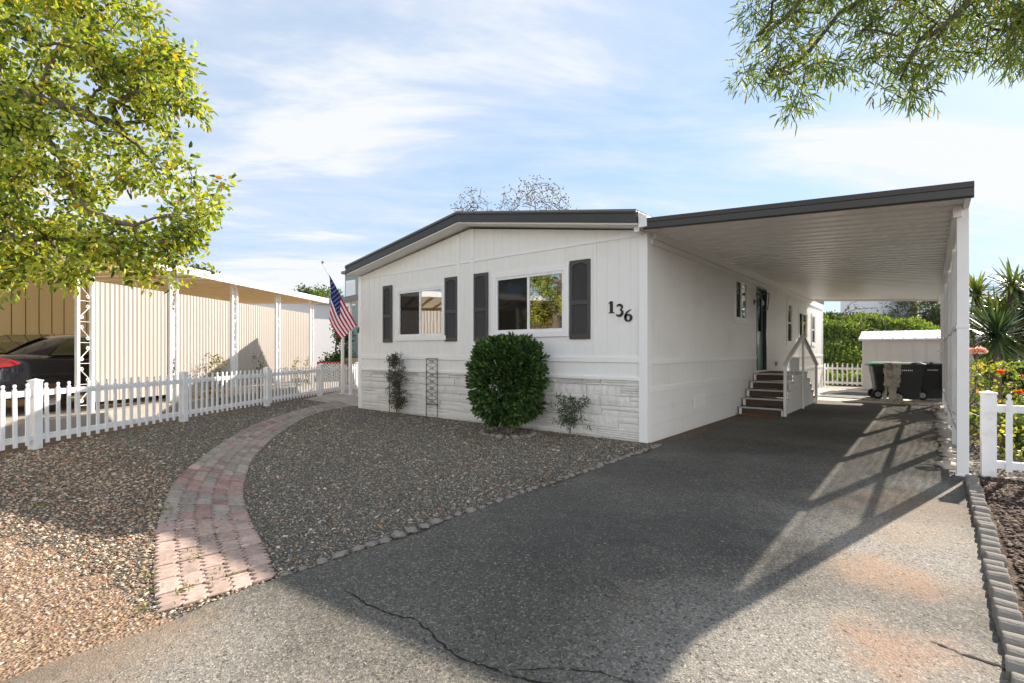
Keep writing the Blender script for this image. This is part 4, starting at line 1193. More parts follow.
fence((-3.30, 24.0, 0), 0, [0, 2.2], 13, .86, .9, 'low white picket fence across the back below the ivy bank', rails=(.15, .72), postw=.06)

# ================================================================== SHRUBS
def foliage_obj(name, centers, nper, spread, ln, wd, palette, mat_, parent, rs, droop=.1, outward=None):
    Cn = np.repeat(np.array(centers), nper, axis=0); n = len(Cn)
    dirs = rand_unit(rs, n); pos = Cn + dirs*spread*rs.uniform(.2, 1, (n, 1))
    ax = dirs*.7 + rand_unit(rs, n)*.6
    if outward is not None:
        o_ = Cn-np.array(outward); o_ /= np.linalg.norm(o_, axis=1, keepdims=True)+1e-9; ax = ax*.6+o_*.9
    ax[:, 2] -= droop; ax /= np.linalg.norm(ax, axis=1, keepdims=True)
    return leaf_mesh(name, pos, ax, rs.uniform(ln*.6, ln*1.3, n), rs.uniform(wd*.7, wd*1.25, n), pick_cols(rs, n, palette), mat_, parent, rs=rs)

rs = np.random.RandomState(21)
sh = empty('round_shrub', (HX, HY, 0), 'dense dark green clipped barrel-shaped shrub in front of the right front window', 'shrub')
pts = []
while len(pts) < 760:
    v = rs.uniform(-1, 1, 3); r_ = (abs(v[0])**4.0+abs(v[1])**4.0+abs(v[2])**4.5)**(1/4.0)
    if r_ > 1 or r_ < .62: continue
    k = 1.0 - .16*max(0, -v[2]) - .06*max(0, v[2]) + .04*math.sin(v[0]*5+v[2]*4)
    pts.append((HX+v[0]*.545*k+rs.normal()*.03, HY+v[1]*.54*k, .91+v[2]*.70))
paths, tips, _, _ = grow([[(HX, HY, 0), (HX+.02, HY, .3), (HX, HY, .6), (HX, HY, 1.0)], [(HX+.05, HY+.02, 0), (HX+.12, HY+.05, .35), (HX+.2, HY+.1, .7)]], pts[:150], rs, .12, .02, .045, .004)
wood(paths, 'trunk', M['greybark'], sh)
foliage_obj('crown', pts, 21, .085, .072, .050, [(.045, .095, .027, 5), (.07, .13, .035, 4), (.027, .06, .019, 4), (.13, .20, .05, 1.6)], M['leafdark'], sh, rs, .0, (HX, HY, .9))

rs = np.random.RandomState(22)
BX, BY = -4.52, 6.98
s2 = empty('young_shrub', (BX, BY, 0), 'small loose grey-green shrub near the right front corner of the house', 'shrub')
pts = [(BX+rs.normal()*.15, BY+rs.normal()*.12, z) for z in rs.uniform(.2, .68, 95)]
pts = [(BX+(p[0]-BX)*(.5+p[2]*1.2), BY+(p[1]-BY)*(.5+p[2]*1.2), p[2]) for p in pts]
paths, tips, _, _ = grow([[(BX, BY, 0), (BX, BY, .25)]], pts, rs, .07, .01, .014, .0025)
wood(paths, 'stems', M['greybark'], s2)
foliage_obj('crown', pts, 14, .05, .045, .016, [(.05, .08, .035, 4), (.08, .11, .05, 3), (.11, .13, .06, 1)], M['leafdark'], s2, rs)

rs = np.random.RandomState(23)
BX, BY = -9.12, 7.05
s3 = empty('narrow_shrub', (BX, BY, 0), 'narrow sparse shrub growing against the left metal trellis', 'shrub')
pts = []
for z in rs.uniform(.15, 1.35, 170):
    ww = .26*(1-.45*z); pts.append((BX+rs.uniform(-1, 1)*ww+.03-.10*(z-.6), BY+rs.normal()*.08, z))
paths, tips, _, _ = grow([[(BX, BY, 0), (BX-.02, BY, .5), (BX-.06, BY, 1.1)]], pts, rs, .07, .015, .02, .003)
wood(paths, 'stems', M['greybark'], s3)
foliage_obj('crown', pts, 15, .06, .05, .018, [(.055, .065, .035, 4), (.09, .09, .05, 3), (.13, .10, .06, 2), (.03, .04, .02, 2)], M['leafdark'], s3, rs)

# trellises
def trellis(x0, x1, label):
    t = empty('garden_trellis', ((x0+x1)/2, FY-.07, 0), label, 'trellis')
    y_ = FY-.08; m = MB()
    for x_ in (x0, x1): m.tube([(x_, y_, 0), (x_, y_, 1.25)], .008, 6)
    for z_ in (.27, 1.25): m.tube([(x0, y_, z_), (x1, y_, z_)], .007, 6)
    m.build('frame', M['black'], t, smooth=True)
    m = MB(); ww = x1-x0; z_ = .27; st_ = ww*.5
    n_ = 7; hh = (1.25-.27)/n_
    for k in range(n_):
        a = .27+hh*k
        m.tube([(x0, y_, a), (x1, y_, a+hh)], .004, 5); m.tube([(x1, y_+.004, a), (x0, y_+.004, a+hh)], .004, 5)
        m.tube([((x0+x1)/2+hh*.28*math.cos(q*math.pi/6), y_-.002, a+hh/2+hh*.28*math.sin(q*math.pi/6)) for q in range(13)], .0035, 4, False)
    m.build('lattice', M['black'], t)
trellis(-9.66, -9.30, 'dark metal trellis partly hidden by the narrow sparse shrub')
trellis(-8.37, -8.02, 'dark metal trellis standing bare against the stone skirting')

# ================================================================== TREES
def rp(t, z, h):  # point from direction parameter
    fw = (-.6361, .7716); rt_ = (.7716, .6361)
    return (z*(fw[0]+t*rt_[0]), z*(fw[1]+t*rt_[1]), h)
def P(px, py, z): return rp((px-512)/507, z, 1.4+(351.5-py)/507*z)

# left tree -------------------------------------------------------
rs = np.random.RandomState(31)
tb = Vector(P(-175, 351, 6.2)); base = (tb.x, tb.y, -.02)
lt = empty('street_tree', (base[0], base[1], 0), 'broad tree with bright yellow-green leaves reaching in from the left edge', 'tree')
top = P(-150, 150, 6.1)
limbs = [[base, P(-170, 260, 6.2), top],
         [top, P(-60, 118, 6.0), P(0, 105, 5.8), P(35, 97, 5.7), P(75, 110, 5.6), P(120, 128, 5.5), P(165, 172, 5.3)],
         [P(35, 97, 5.7), P(50, 65, 5.8), P(75, 20, 5.9), P(90, -30, 5.9)],
         [P(-60, 118, 6.0), P(-20, 60, 6.2), P(10, 20, 6.3), P(30, -30, 6.3)],
         [P(-60, 118, 6.0), P(-30, 140, 5.6), P(0, 160, 5.4), P(60, 168, 5.3), P(110, 185, 5.2)],
         [P(35, 97, 5.7), P(48, 140, 5.3), P(70, 185, 5.0), P(90, 210, 4.9), P(115, 222, 4.9), P(190, 215, 4.9)],
         [P(-170, 250, 6.2), P(-60, 235, 5.8), P(0, 237, 5.6), P(60, 240, 5.5), P(130, 250, 5.4)],
         [top, P(-200, 60, 6.3), P(-230, -40, 6.3)], [top, P(-240, 130, 6.8), P(-330, 60, 7.2)], [top, P(-110, 50, 5.2), P(-60, -40, 4.8)]]
outline = [(-60, -60), (120, -60), (166, 5), (160, 40), (205, 85), (205, 118), (182, 140), (178, 165), (232, 178), (230, 200), (215, 222), (206, 250), (165, 262), (140, 288), (120, 262), (100, 262), (72, 292), (52, 262), (30, 270), (0, 275), (-60, 280)]
tg = []; cl_ = []
while len(cl_) < 64:
    px, py = rs.uniform(-60, 235), rs.uniform(-60, 292)
    if not inpoly(px+8, py, outline): continue
    q_ = np.array(P(px, py, rs.uniform(4.9, 5.7) if px > 150 else rs.uniform(4.7, 6.7)))
    if cl_ and min(np.linalg.norm(q_-c_) for c_ in cl_) < .30: continue
    cl_.append(q_)
cl_ += [np.array(P(a, b, 5.3)) for a, b in ((204, 195), (192, 222), (182, 105), (165, 60), (150, 20), (150, 262), (70, 275), (15, 262), (185, 245), (175, 150))]
while len(tg) < 640:
    c_ = cl_[rs.randint(len(cl_))]
    v = rand_unit(rs, 1)[0]*rs.uniform(.15, 1)*.36; v[2] *= .75
    tg.append(tuple(c_+v))
cc = Vector(P(-200, 90, 6.3)); c2 = []
while len(c2) < 46:
    v = rand_unit(rs, 1)[0]*rs.uniform(.3, 1)**.5; c2.append(np.array((cc.x+v[0]*2.6, cc.y+v[1]*2.6, cc.z-.6+v[2]*2.0)))
for k in range(20): c2.append(np.array((rs.uniform(-12.2, -10.3), rs.uniform(-1.6, -.25), rs.uniform(2.2, 4.2))))
while len(tg) < 1180:
    v = rand_unit(rs, 1)[0]*rs.uniform(.15, 1)*.40; tg.append(tuple(c2[rs.randint(len(c2))]+v))
paths, tips, _, _ = grow(limbs, tg, rs, .15, .07, .19, .0035, .6)
wood(paths, 'trunk', M['bark'], lt)
sunl = [(.36, .42, .055, 6), (.50, .50, .07, 4), (.22, .30, .05, 5), (.56, .48, .07, 1.8), (.55, .28, .05, .4), (.08, .12, .028, 4)]
foliage_obj('crown', tg, 36, .17, .070, .040, sunl, M['leaf'], lt, rs, .35)

# right overhead tree -----------------------------------------------
rs = np.random.RandomState(33)
base = (2.3, 3.3, 0)
rt = empty('willow_leaf_tree', base, 'overhanging tree with slender drooping leaves at the top right', 'tree')
tp = (2.2, 3.6, 3.4)
limbs = [[(2.3, 3.3, -.02), (2.25, 3.4, 1.8), tp],
         [tp, P(1090, -40, 4.2), P(1000, -45, 4.5), P(900, -20, 4.9), P(838, 15, 5.0), P(810, 50, 5.0), P(780, 70, 5.0)],
         [P(900, -20, 4.9), P(850, -40, 5.0), P(800, 0, 5.1), P(770, 30, 5.1)],
         [P(1000, -45, 4.5), P(960, 10, 4.6), P(920, 40, 4.6), P(900, 80, 4.6)],
         [P(1090, -40, 4.2), P(1060, 10, 4.4), P(1000, 35, 4.5)],
         [tp, (2.9, 4.6, 4.9), (3.2, 5.4, 5.6)], [tp, (1.8, 2.6, 4.8), (1.2, 1.6, 5.4)], [tp, (3.2, 2.8, 4.6), (4.1, 2.4, 5.2)]]
tg = []
R_out = [(760, -70), (745, 10), (750, 60), (735, 80), (745, 92), (768, 88), (775, 115), (800, 112), (815, 80), (850, 78), (870, 60), (880, 62), (905, 50), (872, 90), (885, 110), (930, 105), (930, 75), (960, 68), (1000, 60), (1003, 78), (1060, 60), (1080, -70)]
while len(tg) < 400:
    px, py = rs.uniform(735, 1075), rs.uniform(-70, 115)
    if not inpoly(px, py, R_out): continue
    if py > 20 and px < 850 and rs.uniform() < .35: continue
    tg.append(P(px, py, rs.uniform(4.3, 5.5)))
while len(tg) < 600:
    v = rand_unit(rs, 1)[0]*rs.uniform(.3, 1)**.5
    tg.append((2.6+v[0]*2.0, 3.6+v[1]*2.0, 5.2+v[2]*1.2))
paths, tips, _, _ = grow(limbs, tg, rs, .15, .05, .14, .003, .5)
wood(paths, 'trunk', M['bark'], rt)
foliage_obj('crown', tg, 30, .15, .11, .015, [(.13, .19, .045, 5), (.21, .28, .06, 4), (.08, .12, .04, 4), (.32, .34, .09, 1.5), (.36, .22, .08, .3)], M['leaf'], rt, rs, .55)

def bare_tree(name, label, px, z, top_y, spread_px, n, seed, leafy=0, group=None, rr=.22):
    rs = np.random.RandomState(seed)
    b = Vector(P(px, 351, z)); H_ = 1.4+(351.5-top_y)/507*z; sp = spread_px/507*z
    t = empty(name, (b.x, b.y, 0), label, 'tree', group)
    tg = []
    while len(tg) < n:
        v = rand_unit(rs, 1)[0]*rs.uniform(.3, 1)**.4
        tg.append((b.x+v[0]*sp, b.y+v[1]*sp, H_*.70+v[2]*H_*.30))
    paths, tips, _, _ = grow([[(b.x, b.y, 0), (b.x+.1, b.y, H_*.35), (b.x-.1, b.y, H_*.6)]], tg, rs, .35, .16, rr, .017, .5)
    wood(paths, 'trunk', M['greybark'], t, rcut=.05)
    if leafy:
        foliage_obj('crown', tg, leafy, .35, .14, .09, [(.07, .075, .035, 3), (.10, .08, .04, 2), (.045, .055, .025, 3)], M['leaf'], t, rs, .1)
    return t
bare_tree('bare_tree', 'nearly bare tree rising behind the roof just right of the ridge', 535, 30, 176, 46, 800, 41, 1)
bare_tree('bare_tree', 'smaller bare tree showing above the roof near the ridge', 473, 32, 184, 26, 420, 42, 1)
bare_tree('bare_tree', 'leafless sapling on the ivy bank behind the shed', 862, 26, 300, 26, 90, 43, 1, rr=.06)

def leafy_tree(name, label, px, z, base_z, H_, sp, n, seed, pal, ln=.12, wd=.07, k=22, crown_lo=.3, m_='leaf', loc=None, spread=.35):
    rs = np.random.RandomState(seed)
    b = Vector(P(px, 351, z)) if loc is None else Vector((loc[0], loc[1], 0))
    t = empty(name, (b.x, b.y, base_z), label, 'tree')
    tg = []; lumps = [(rand_unit(rs, 1)[0]*rs.uniform(.35, .85), rs.uniform(.25, .5)) for _ in range(9)]
    while len(tg) < n:
        c_, r_ = lumps[rs.randint(len(lumps))]; v = c_+rand_unit(rs, 1)[0]*r_*rs.uniform(.4, 1)
        tg.append((b.x+v[0]*sp, b.y+v[1]*sp, base_z+H_*(.5+crown_lo/2)+v[2]*H_*(.5-crown_lo/2)))
    paths, tips, _, _ = grow([[(b.x, b.y, base_z-.1), (b.x+.05, b.y, base_z+H_*crown_lo), (b.x-.05, b.y, base_z+H_*.6)]], tg, rs, .3, .1, .05*H_**.6, .008, .5)
    wood(paths, 'trunk', M['bark'], t, rcut=.04)
    foliage_obj('crown', tg, k, spread, ln, wd, pal, M[m_], t, rs, .2)
    return t
dkg = [(.06, .09, .03, 4), (.10, .13, .04, 3), (.035, .055, .02, 4), (.15, .17, .06, 1)]
olive = [(.10, .12, .06, 4), (.16, .17, .09, 3), (.06, .08, .04, 3)]
leafy_tree('olive_tree', 'grey-green tree behind the shed, seen under the carport roof', 925, 30, .5, 5.3, 2.3, 360, 51, olive, .16, .05, 24, .25)
leafy_tree('olive_tree', 'thin dark tree left of the grey-green tree beyond the shed', 893, 38, .8, 4.8, 2.4, 260, 52, olive, .16, .05, 20, .25)
leafy_tree('broadleaf_tree', 'dark green tree beyond the flag and the neighbouring carport', 318, 40, 0, 7.4, 2.6, 260, 53, dkg, .22, .13, 22, .2)
leafy_tree('broadleaf_tree', 'light green tree rising behind the flag', 338, 36, 0, 7.1, 2.0, 220, 54, [(.14, .20, .05, 3), (.2, .25, .07, 2), (.08, .12, .03, 2)], .2, .10, 22, .2)
leafy_tree('hedge_bush', 'green leafy bush behind the red-framed lattice below the flag', 337, 24, 0, 3.0, 1.0, 160, 55, [(.06, .13, .03, 3), (.1, .18, .04, 2), (.04, .08, .02, 2)], .12, .08, 22, .0)
leafy_tree('distant_tree', 'dark tree showing just above the neighbouring carport roof', 205, 34, 0, 8.2, 2.4, 200, 56, dkg, .2, .12, 22, .2)

leafy_tree('broadleaf_tree', 'dark full-crowned tree closing the back of the right garden', 985, 27, 0, 5.0, 1.7, 300, 57, dkg, .14, .08, 24, .1)
leafy_tree('broadleaf_tree', 'taller dark tree at the right edge behind the yuccas', 1036, 25, 0, 5.6, 2.0, 320, 58, dkg, .14, .08, 24, .1)
# ================================================================== YUCCAS, GARDEN
def yucca(loc, H_, heads, label, seed, ln=.75, n=90, pal=None, name='yucca', bw=1.0):
    rs = np.random.RandomState(seed)
    t = empty(name, (loc[0], loc[1], 0), label, 'plant')
    m = MB(); pos = []; ax = []; ll = []
    for k in range(heads):
        a = 6.283*k/max(1, heads)+rs.uniform(-.5, .5); rr_ = 0 if heads == 1 else rs.uniform(.25, .75)
        top = Vector((loc[0]+math.cos(a)*rr_, loc[1]+math.sin(a)*rr_, H_*rs.uniform(.42, 1.0) if k else H_))
        m.tube([(loc[0], loc[1], 0), (loc[0]+math.cos(a)*rr_*.5, loc[1]+math.sin(a)*rr_*.5, top.z*.45), top], [.10, .07, .05], 8)
        v = rand_unit(rs, n); v[:, 2] = v[:, 2]*.75+.35; v /= np.linalg.norm(v, axis=1, keepdims=True)
        pos.append(np.tile(np.array(top)[None], (n, 1))+v*.04+np.array([[0, 0, 1.]])*rs.uniform(-.22, .08, (n, 1))); ax.append(v)
    m.build('trunk', M['bark'], t, smooth=True)
    pos = np.concatenate(pos); ax = np.concatenate(ax); n_ = len(pos)
    # blades as 3-segment strips
    Lh = rs.uniform(.6, 1.05, n_)*ln; W = rs.uniform(.030, .046, n_)*bw
    side_ = np.cross(ax, np.array([[0, 0, 1.]])); side_ /= np.linalg.norm(side_, axis=1, keepdims=True)+1e-9
    rows = []
    for u, ww in ((0, .6), (.35, 1.0), (.7, .75), (1, .05)):
        c_ = pos+ax*Lh[:, None]*u; c_[:, 2] -= (u**2)*Lh*.28*(1-np.abs(ax[:, 2]))
        rows += [c_-side_*(W*ww)[:, None], c_+side_*(W*ww)[:, None]]
    V = np.stack(rows, 1).reshape(-1, 3)
    f = np.array([(0, 1, 3, 2), (2, 3, 5, 4), (4, 5, 7, 6)]); F = (np.arange(n_)[:, None, None]*8+f[None]).reshape(-1, 4)
    pal = pal or [(.045, .085, .035, 4), (.08, .13, .05, 3), (.03, .05, .025, 3), (.17, .22, .07, 1)]
    bulk('crown', V, F, 4, M['leafdark'], np.repeat(pick_cols(rs, n_, pal), 3, axis=0), t)
    return t
yg = [(.15, .20, .045, 4), (.24, .28, .07, 3), (.08, .12, .03, 3)]
yucca((1.35, 18.6), 3.2, 7, 'tall yucca with light green heads right behind the carport corner', 61, .85, 80, yg)
yucca((2.2, 18.2), 3.0, 8, 'yucca with dark spiky heads in the middle of the right garden', 62, .7, 110, bw=.7)
yucca((2.6, 20.8), 4.3, 5, 'tallest dark yucca at the right edge of the garden', 63, .75, 110, bw=.7)
yucca((1.05, 14.2), 1.78, 1, 'large dark green agave-like rosette behind the orange flowers', 64, .82, 210, bw=.55)
yucca((1.75, 15.2), 1.6, 4, 'broad low dark rosettes to the right of the single big rosette', 69, .85, 130, bw=.7)
yucca((3.4, 17.0), 2.2, 4, 'low dark yucca behind the flower bed at the right edge', 65, .9, 100)
yucca((3.6, 23.0), 3.6, 6, 'shaded yucca clump at the back of the right garden', 66, .9, 90)
yucca((1.9, 23.6), 3.4, 6, 'bushy yucca clump just right of the shed', 67, .9, 90, yg)
yucca((5.2, 20.0), 3.0, 3, 'dark yucca outside the right edge of the garden', 68, .9, 80)

def strap_clump(loc, n, ln, label, seed, flowers=0, fcol=(.75, .22, .05), pal=None, spread=.3, name='strap_leaf_plant'):
    rs = np.random.RandomState(seed)
    t = empty(name, (loc[0], loc[1], 0), label, 'plant')
    pos = np.stack([rs.normal(loc[0], spread, n), rs.normal(loc[1], spread, n), np.zeros(n)], 1)
    ax = rand_unit(rs, n)*.6; ax[:, 2] = 1; ax /= np.linalg.norm(ax, axis=1, keepdims=True)
    Lh = rs.uniform(.6, 1.05, n)*ln; W = rs.uniform(.012, .028, n)
    side_ = np.cross(ax, rand_unit(rs, n)); side_ /= np.linalg.norm(side_, axis=1, keepdims=True)
    rows = []; out_ = ax.copy(); out_[:, 2] = 0
    for u, ww in ((0, .7), (.35, 1.0), (.7, .8), (1, .05)):
        c_ = pos+ax*Lh[:, None]*u+out_*(u**2*Lh*.7)[:, None]; c_[:, 2] -= (u**2)*Lh*.22
        rows += [c_-side_*(W*ww)[:, None], c_+side_*(W*ww)[:, None]]
    V = np.stack(rows, 1).reshape(-1, 3)
    f = np.array([(0, 1, 3, 2), (2, 3, 5, 4), (4, 5, 7, 6)]); F = (np.arange(n)[:, None, None]*8+f[None]).reshape(-1, 4)
    pal = pal or [(.05, .10, .03, 4), (.09, .15, .04, 3), (.14, .19, .05, 1)]
    bulk('leaves', V, F, 4, M['leafdark'], np.repeat(pick_cols(rs, n, pal), 3, axis=0), t)
    if flowers:
        m = MB(); q = np.stack([rs.normal(loc[0], spread, flowers), rs.normal(loc[1], spread, flowers), rs.uniform(.75, 1.15, flowers)*ln], 1)
        for c_ in q: m.tube([(c_[0]+.03, c_[1], .02), (c_[0], c_[1], c_[2])], .005, 4)
        m.build('stems', M['bark'], t)
        for c_ in q:
            k = 22; v = rand_unit(rs, k); v[:, 2] = np.abs(v[:, 2])+.2; v /= np.linalg.norm(v, axis=1, keepdims=True)
            leaf_mesh('flower', np.tile(c_[None], (k, 1)), v, rs.uniform(.05, .09, k), rs.uniform(.02, .035, k), pick_cols(rs, k, [(*fcol, 3), (min(1, fcol[0]*1.1), fcol[1]*1.6, fcol[2]*1.5, 1)]), M['flower'], t, rs=rs)
    return t
strap_clump((1.35, 9.9), 300, .95, 'dense strap-leaved clump with orange flowers behind the short picket fence', 71, 14, (.75, .17, .04), spread=.28)
strap_clump((1.75, 10.6), 240, 1.05, 'taller strap-leaved clump with a few orange blooms at the right edge', 72, 8, (.8, .2, .05), spread=.3)
strap_clump((2.4, 9.0), 200, .85, 'strap-leaved clump beyond the right edge of the fence', 73, 6, spread=.3)
strap_clump((1.05, 6.4), 22, .42, 'sparse yellow-green grassy plant in the mulch at the right edge', 74, pal=[(.30, .34, .06, 2), (.5, .45, .25, 2), (.12, .2, .04, 1)], spread=.06)
def bushy(loc, H_, w_, label, seed, pal, k=12, ln=.06, wd=.05, n=80, nm='flowering_bush'):
    rs = np.random.RandomState(seed); t = empty(nm, (loc[0], loc[1], 0), label, 'bush')
    pts = [(max(.42 if loc[0] > 0 else -99, loc[0]+rs.normal()*w_*.5), loc[1]+rs.normal()*w_*.5, z) for z in rs.uniform(.12, H_, n)]
    paths, tips, _, _ = grow([[(loc[0], loc[1], 0), (loc[0], loc[1], H_*.4)]], pts, rs, .1, .02, .016, .003)
    wood(paths, 'stems', M['bark'], t)
    foliage_obj('crown', pts, k, .09, ln, wd, pal, M['leaf'], t, rs, .1); return t
yel = [(.46, .42, .09, 2.4), (.28, .31, .06, 4), (.13, .18, .04, 6), (.5, .26, .09, .8), (.05, .08, .025, 3)]
bushy((.60, 10.4), 1.2, .34, 'yellow-leaved bush just behind the carport front post', 81, yel, n=55, k=9)
bushy((.68, 8.7), .62, .30, 'low yellow-green bush behind the short picket fence', 82, yel, n=34, k=9)
bushy((1.35, 8.5), .60, .35, 'low reddish and yellow bush between fence pickets and orange flowers', 83, [(.35, .15, .08, 1), (.35, .35, .06, 2), (.15, .18, .05, 4)], n=36, k=9)
bushy((.95, 12.0), 1.2, .35, 'tall yellow-green bush behind the first yellow-leaved bush', 84, yel)
bushy((2.1, 8.3), .7, .4, 'low orange-tinted bush at the right end of the short fence', 85, yel, n=36, k=9)
# rose sprigs against the neighbour's panels
# pink parasol-like bloom
um = empty('rose_bush', (.53, 10.2, 0), 'rose stem with one large pink bloom beside the carport post', 'rose')
m = MB(); m.tube([(.50, 10.2, 0), (.52, 10.22, .8), (.54, 10.2, 1.36)], .007, 6); m.build('stem', M['bark'], um)
rs = np.random.RandomState(87); k = 90; v = rand_unit(rs, k); v[:, 2] = v[:, 2]*.3+.1
leaf_mesh('bloom', np.tile(np.array([[.54, 10.2, 1.40]]), (k, 1))+v*.05, v/np.linalg.norm(v, axis=1, keepdims=True), rs.uniform(.05, .085, k), rs.uniform(.05, .07, k), pick_cols(rs, k, [(.85, .48, .58, 3), (.9, .65, .7, 2)]), M['flower'], um, rs=rs)
hk = MB(); hk.tube([(.62, 9.25, 0), (.62, 9.25, 1.05)]+[(.62+.09-.09*math.cos(R(a)), 9.25, 1.05+.09*math.sin(R(a))) for a in range(15, 150, 15)], .008, 6)
setp(hk.build('shepherd_hook', M['black'], origin=(.62, 9.25, 0), smooth=True), 'thin dark metal garden hook beside the carport front post', 'garden hook')

# ================================================================== BACK: shed, bins, driftwood, hill
sd_ = empty('garden_shed', (-.35, 22.3, 0), 'white metal garden shed with shallow roof at the end of the driveway', 'shed')
m = MB(); sxa, sxb, sya, syb, sh_ = -1.9, 1.25, 22.3, 24.4, 1.86
m.box(sxa, sxb, sya, syb, .02, sh_)
x_ = sxa+.02
while x_ < sxb-.1:
    m.box(x_, x_+.05, sya-.020, sya+.001, .05, sh_-.02); x_ += .36
m.build('walls', M['shedwall'], sd_)
m = MB(); ym = (sya+syb)/2
m.prism([(sya-.12, sh_-.01), (ym, sh_+.30), (syb+.12, sh_-.01), (syb+.12, sh_-.05), (ym, sh_+.26), (sya-.12, sh_-.06)], 'x', sxa-.1, sxb+.1)
x_ = sxa
while x_ < sxb: m.add([(x_, sya-.11, sh_-.006), (x_+.02, sya-.11, sh_-.006), (x_+.02, ym, sh_+.32), (x_, ym, sh_+.32), (x_, sya-.11, sh_+.02), (x_+.02, sya-.11, sh_+.02)], [(0, 1, 2, 3), (4, 5, 2, 3), (0, 4, 3), (1, 2, 5)]); x_ += .3
m.build('roof', M['shedroof'], sd_)

def bin_(loc, rot, label, lid_mat, body_mat, mark=True):
    b = empty('wheeled_bin', (0, 0, 0), label, 'trash bin', 'wheeled bins beside the shed'); m = MB()
    def ring(z, w_, d_, yo=0):
        o_ = []; r_ = .05
        for cx, cy, a0 in ((1, 1, 0), (-1, 1, 90), (-1, -1, 180), (1, -1, 270)):
            for k in range(4):
                a = R(a0+30*k); o_.append((cx*(w_/2-r_)+r_*math.cos(a), cy*(d_/2-r_)+r_*math.sin(a)+yo, z))
        return o_
    rings = [ring(.06, .44, .50, .03), ring(.25, .47, .56, .01), ring(.75, .54, .68), ring(.755, .56, .70), ring(.95, .58, .74), ring(.96, .63, .80), ring(1.0, .63, .80)]
    vs = [p for r_ in rings for p in r_]; n_ = 16; fs = [(i*n_+k, i*n_+(k+1) % n_, (i+1)*n_+(k+1) % n_, (i+1)*n_+k) for i in range(len(rings)-1) for k in range(n_)]
    fs += [tuple(range(n_))[::-1], tuple(6*n_+k for k in range(n_))]
    m.add(vs, fs); body = m.build('body', body_mat, b, bevel=.0)
    m = MB(); rings = [ring(1.003, .65, .82, .0), ring(1.04, .65, .82, 0), ring(1.085, .48, .62, 0)]
    vs = [p for r_ in rings for p in r_]; fs = [(i*n_+k, i*n_+(k+1) % n_, (i+1)*n_+(k+1) % n_, (i+1)*n_+k) for i in range(2) for k in range(n_)]+[tuple(range(n_))[::-1], tuple(2*n_+k for k in range(n_))]
    m.add(vs, fs); m.tube([(-.28, -.45, 1.0), (.28, -.45, 1.0)], .02, 8); m.bar((-.26, -.39, .98), (-.26, -.46, 1.0), .03, .03); m.bar((.26, -.39, .98), (.26, -.46, 1.0), .03, .03)
    m.build('lid', lid_mat, b)
    for sx_ in (-1, 1):
        m = MB(); m.tube([(sx_*.24, -.24, .14), (sx_*.31, -.24, .14)], .14, 20); wh = m.build('wheel', M['rubber'], b)
        m = MB(); m.tube([(sx_*.305, -.24, .14), (sx_*.318, -.24, .14)], .075, 14); m.tube([(sx_*.30, -.24, .14), (sx_*.325, -.24, .14)], .025, 8); m.build('hub', M['nosing'], wh)
    if mark:
        m = MB(); xx = -.13
        for wd in (.03, .035, .03, .04, .03, .03):  # worn lettering, unreadable at this size
            m.obox((.2885, xx+wd/2, .865), (.002, 0, 0), (0, wd/2-.004, 0), (0, 0, .018)); xx += wd+.008
        m.build('marking', M['whitetext'], body)
    b.location = (loc[0], loc[1], .01); b.rotation_euler = (0, 0, rot)
    return b
bin_((-1.02, 18.6), R(-75), 'wheeled bin with green lid, partly hidden by the weathered wood stump', M['bin_green'], M['bin'], False)
bin_((-.52, 18.15), R(-80), 'dark grey wheeled bin in the middle, white marking and wheel facing the driveway', M['bin'], M['bin'])
bin_((.02, 18.9), R(-80), 'black wheeled bin nearest the carport lattice', M['bin_dark'], M['bin_dark'])
# weathered stump
def drift():
    m = MB(); rr = random.Random(5)
    def slab(cx, cy, z0, z1, w0, w1, th, n_=12, tilt=0):
        left = []; right = []
        for i in range(n_+1):
            t = i/n_; z = z0+(z1-z0)*t; w_ = w0+(w1-w0)*t; c_ = cx+tilt*t
            left.append((c_-w_/2+rr.uniform(-.018, .018), z)); right.append((c_+w_/2+rr.uniform(-.018, .018), z+rr.uniform(-.02, .02) if i == n_ else z))
        poly = left+right[::-1]
        m.prism([(x_, z_) for x_, z_ in poly][::-1], 'y', cy-th/2, cy+th/2)
    slab(-.80, 17.55, 0, .62, .17, .20, .14); slab(-.90, 17.48, .44, 1.08, .20, .17, .05); slab(-.715, 17.47, .42, 1.05, .17, .20, .06)
    slab(-.80, 17.53, .6, 1.04, .30, .32, .05); slab(-1.0, 17.52, 0, .46, .12, .05, .08, tilt=.06); slab(-.63, 17.56, 0, .2, .14, .08, .1)
    return m.build('wood_stump', M['driftwood'], origin=(-.84, 17.55, 0), bevel=.006)
setp(drift(), 'pale weathered upright wood stump standing before the bins', 'stump')
def plank(a, b, label):
    m = MB(); m.bar(a, b, .16, .05); setp(m.build('timber', M['driftwood'], origin=a, bevel=.006), label, 'timber')
plank((-1.5, 17.75, .03), (-.1, 17.35, .03), 'flat weathered timber lying at the foot of the wood stump')
plank((-.6, 16.95, .03), (.15, 17.2, .03), 'second weathered timber lying near the carport lattice')

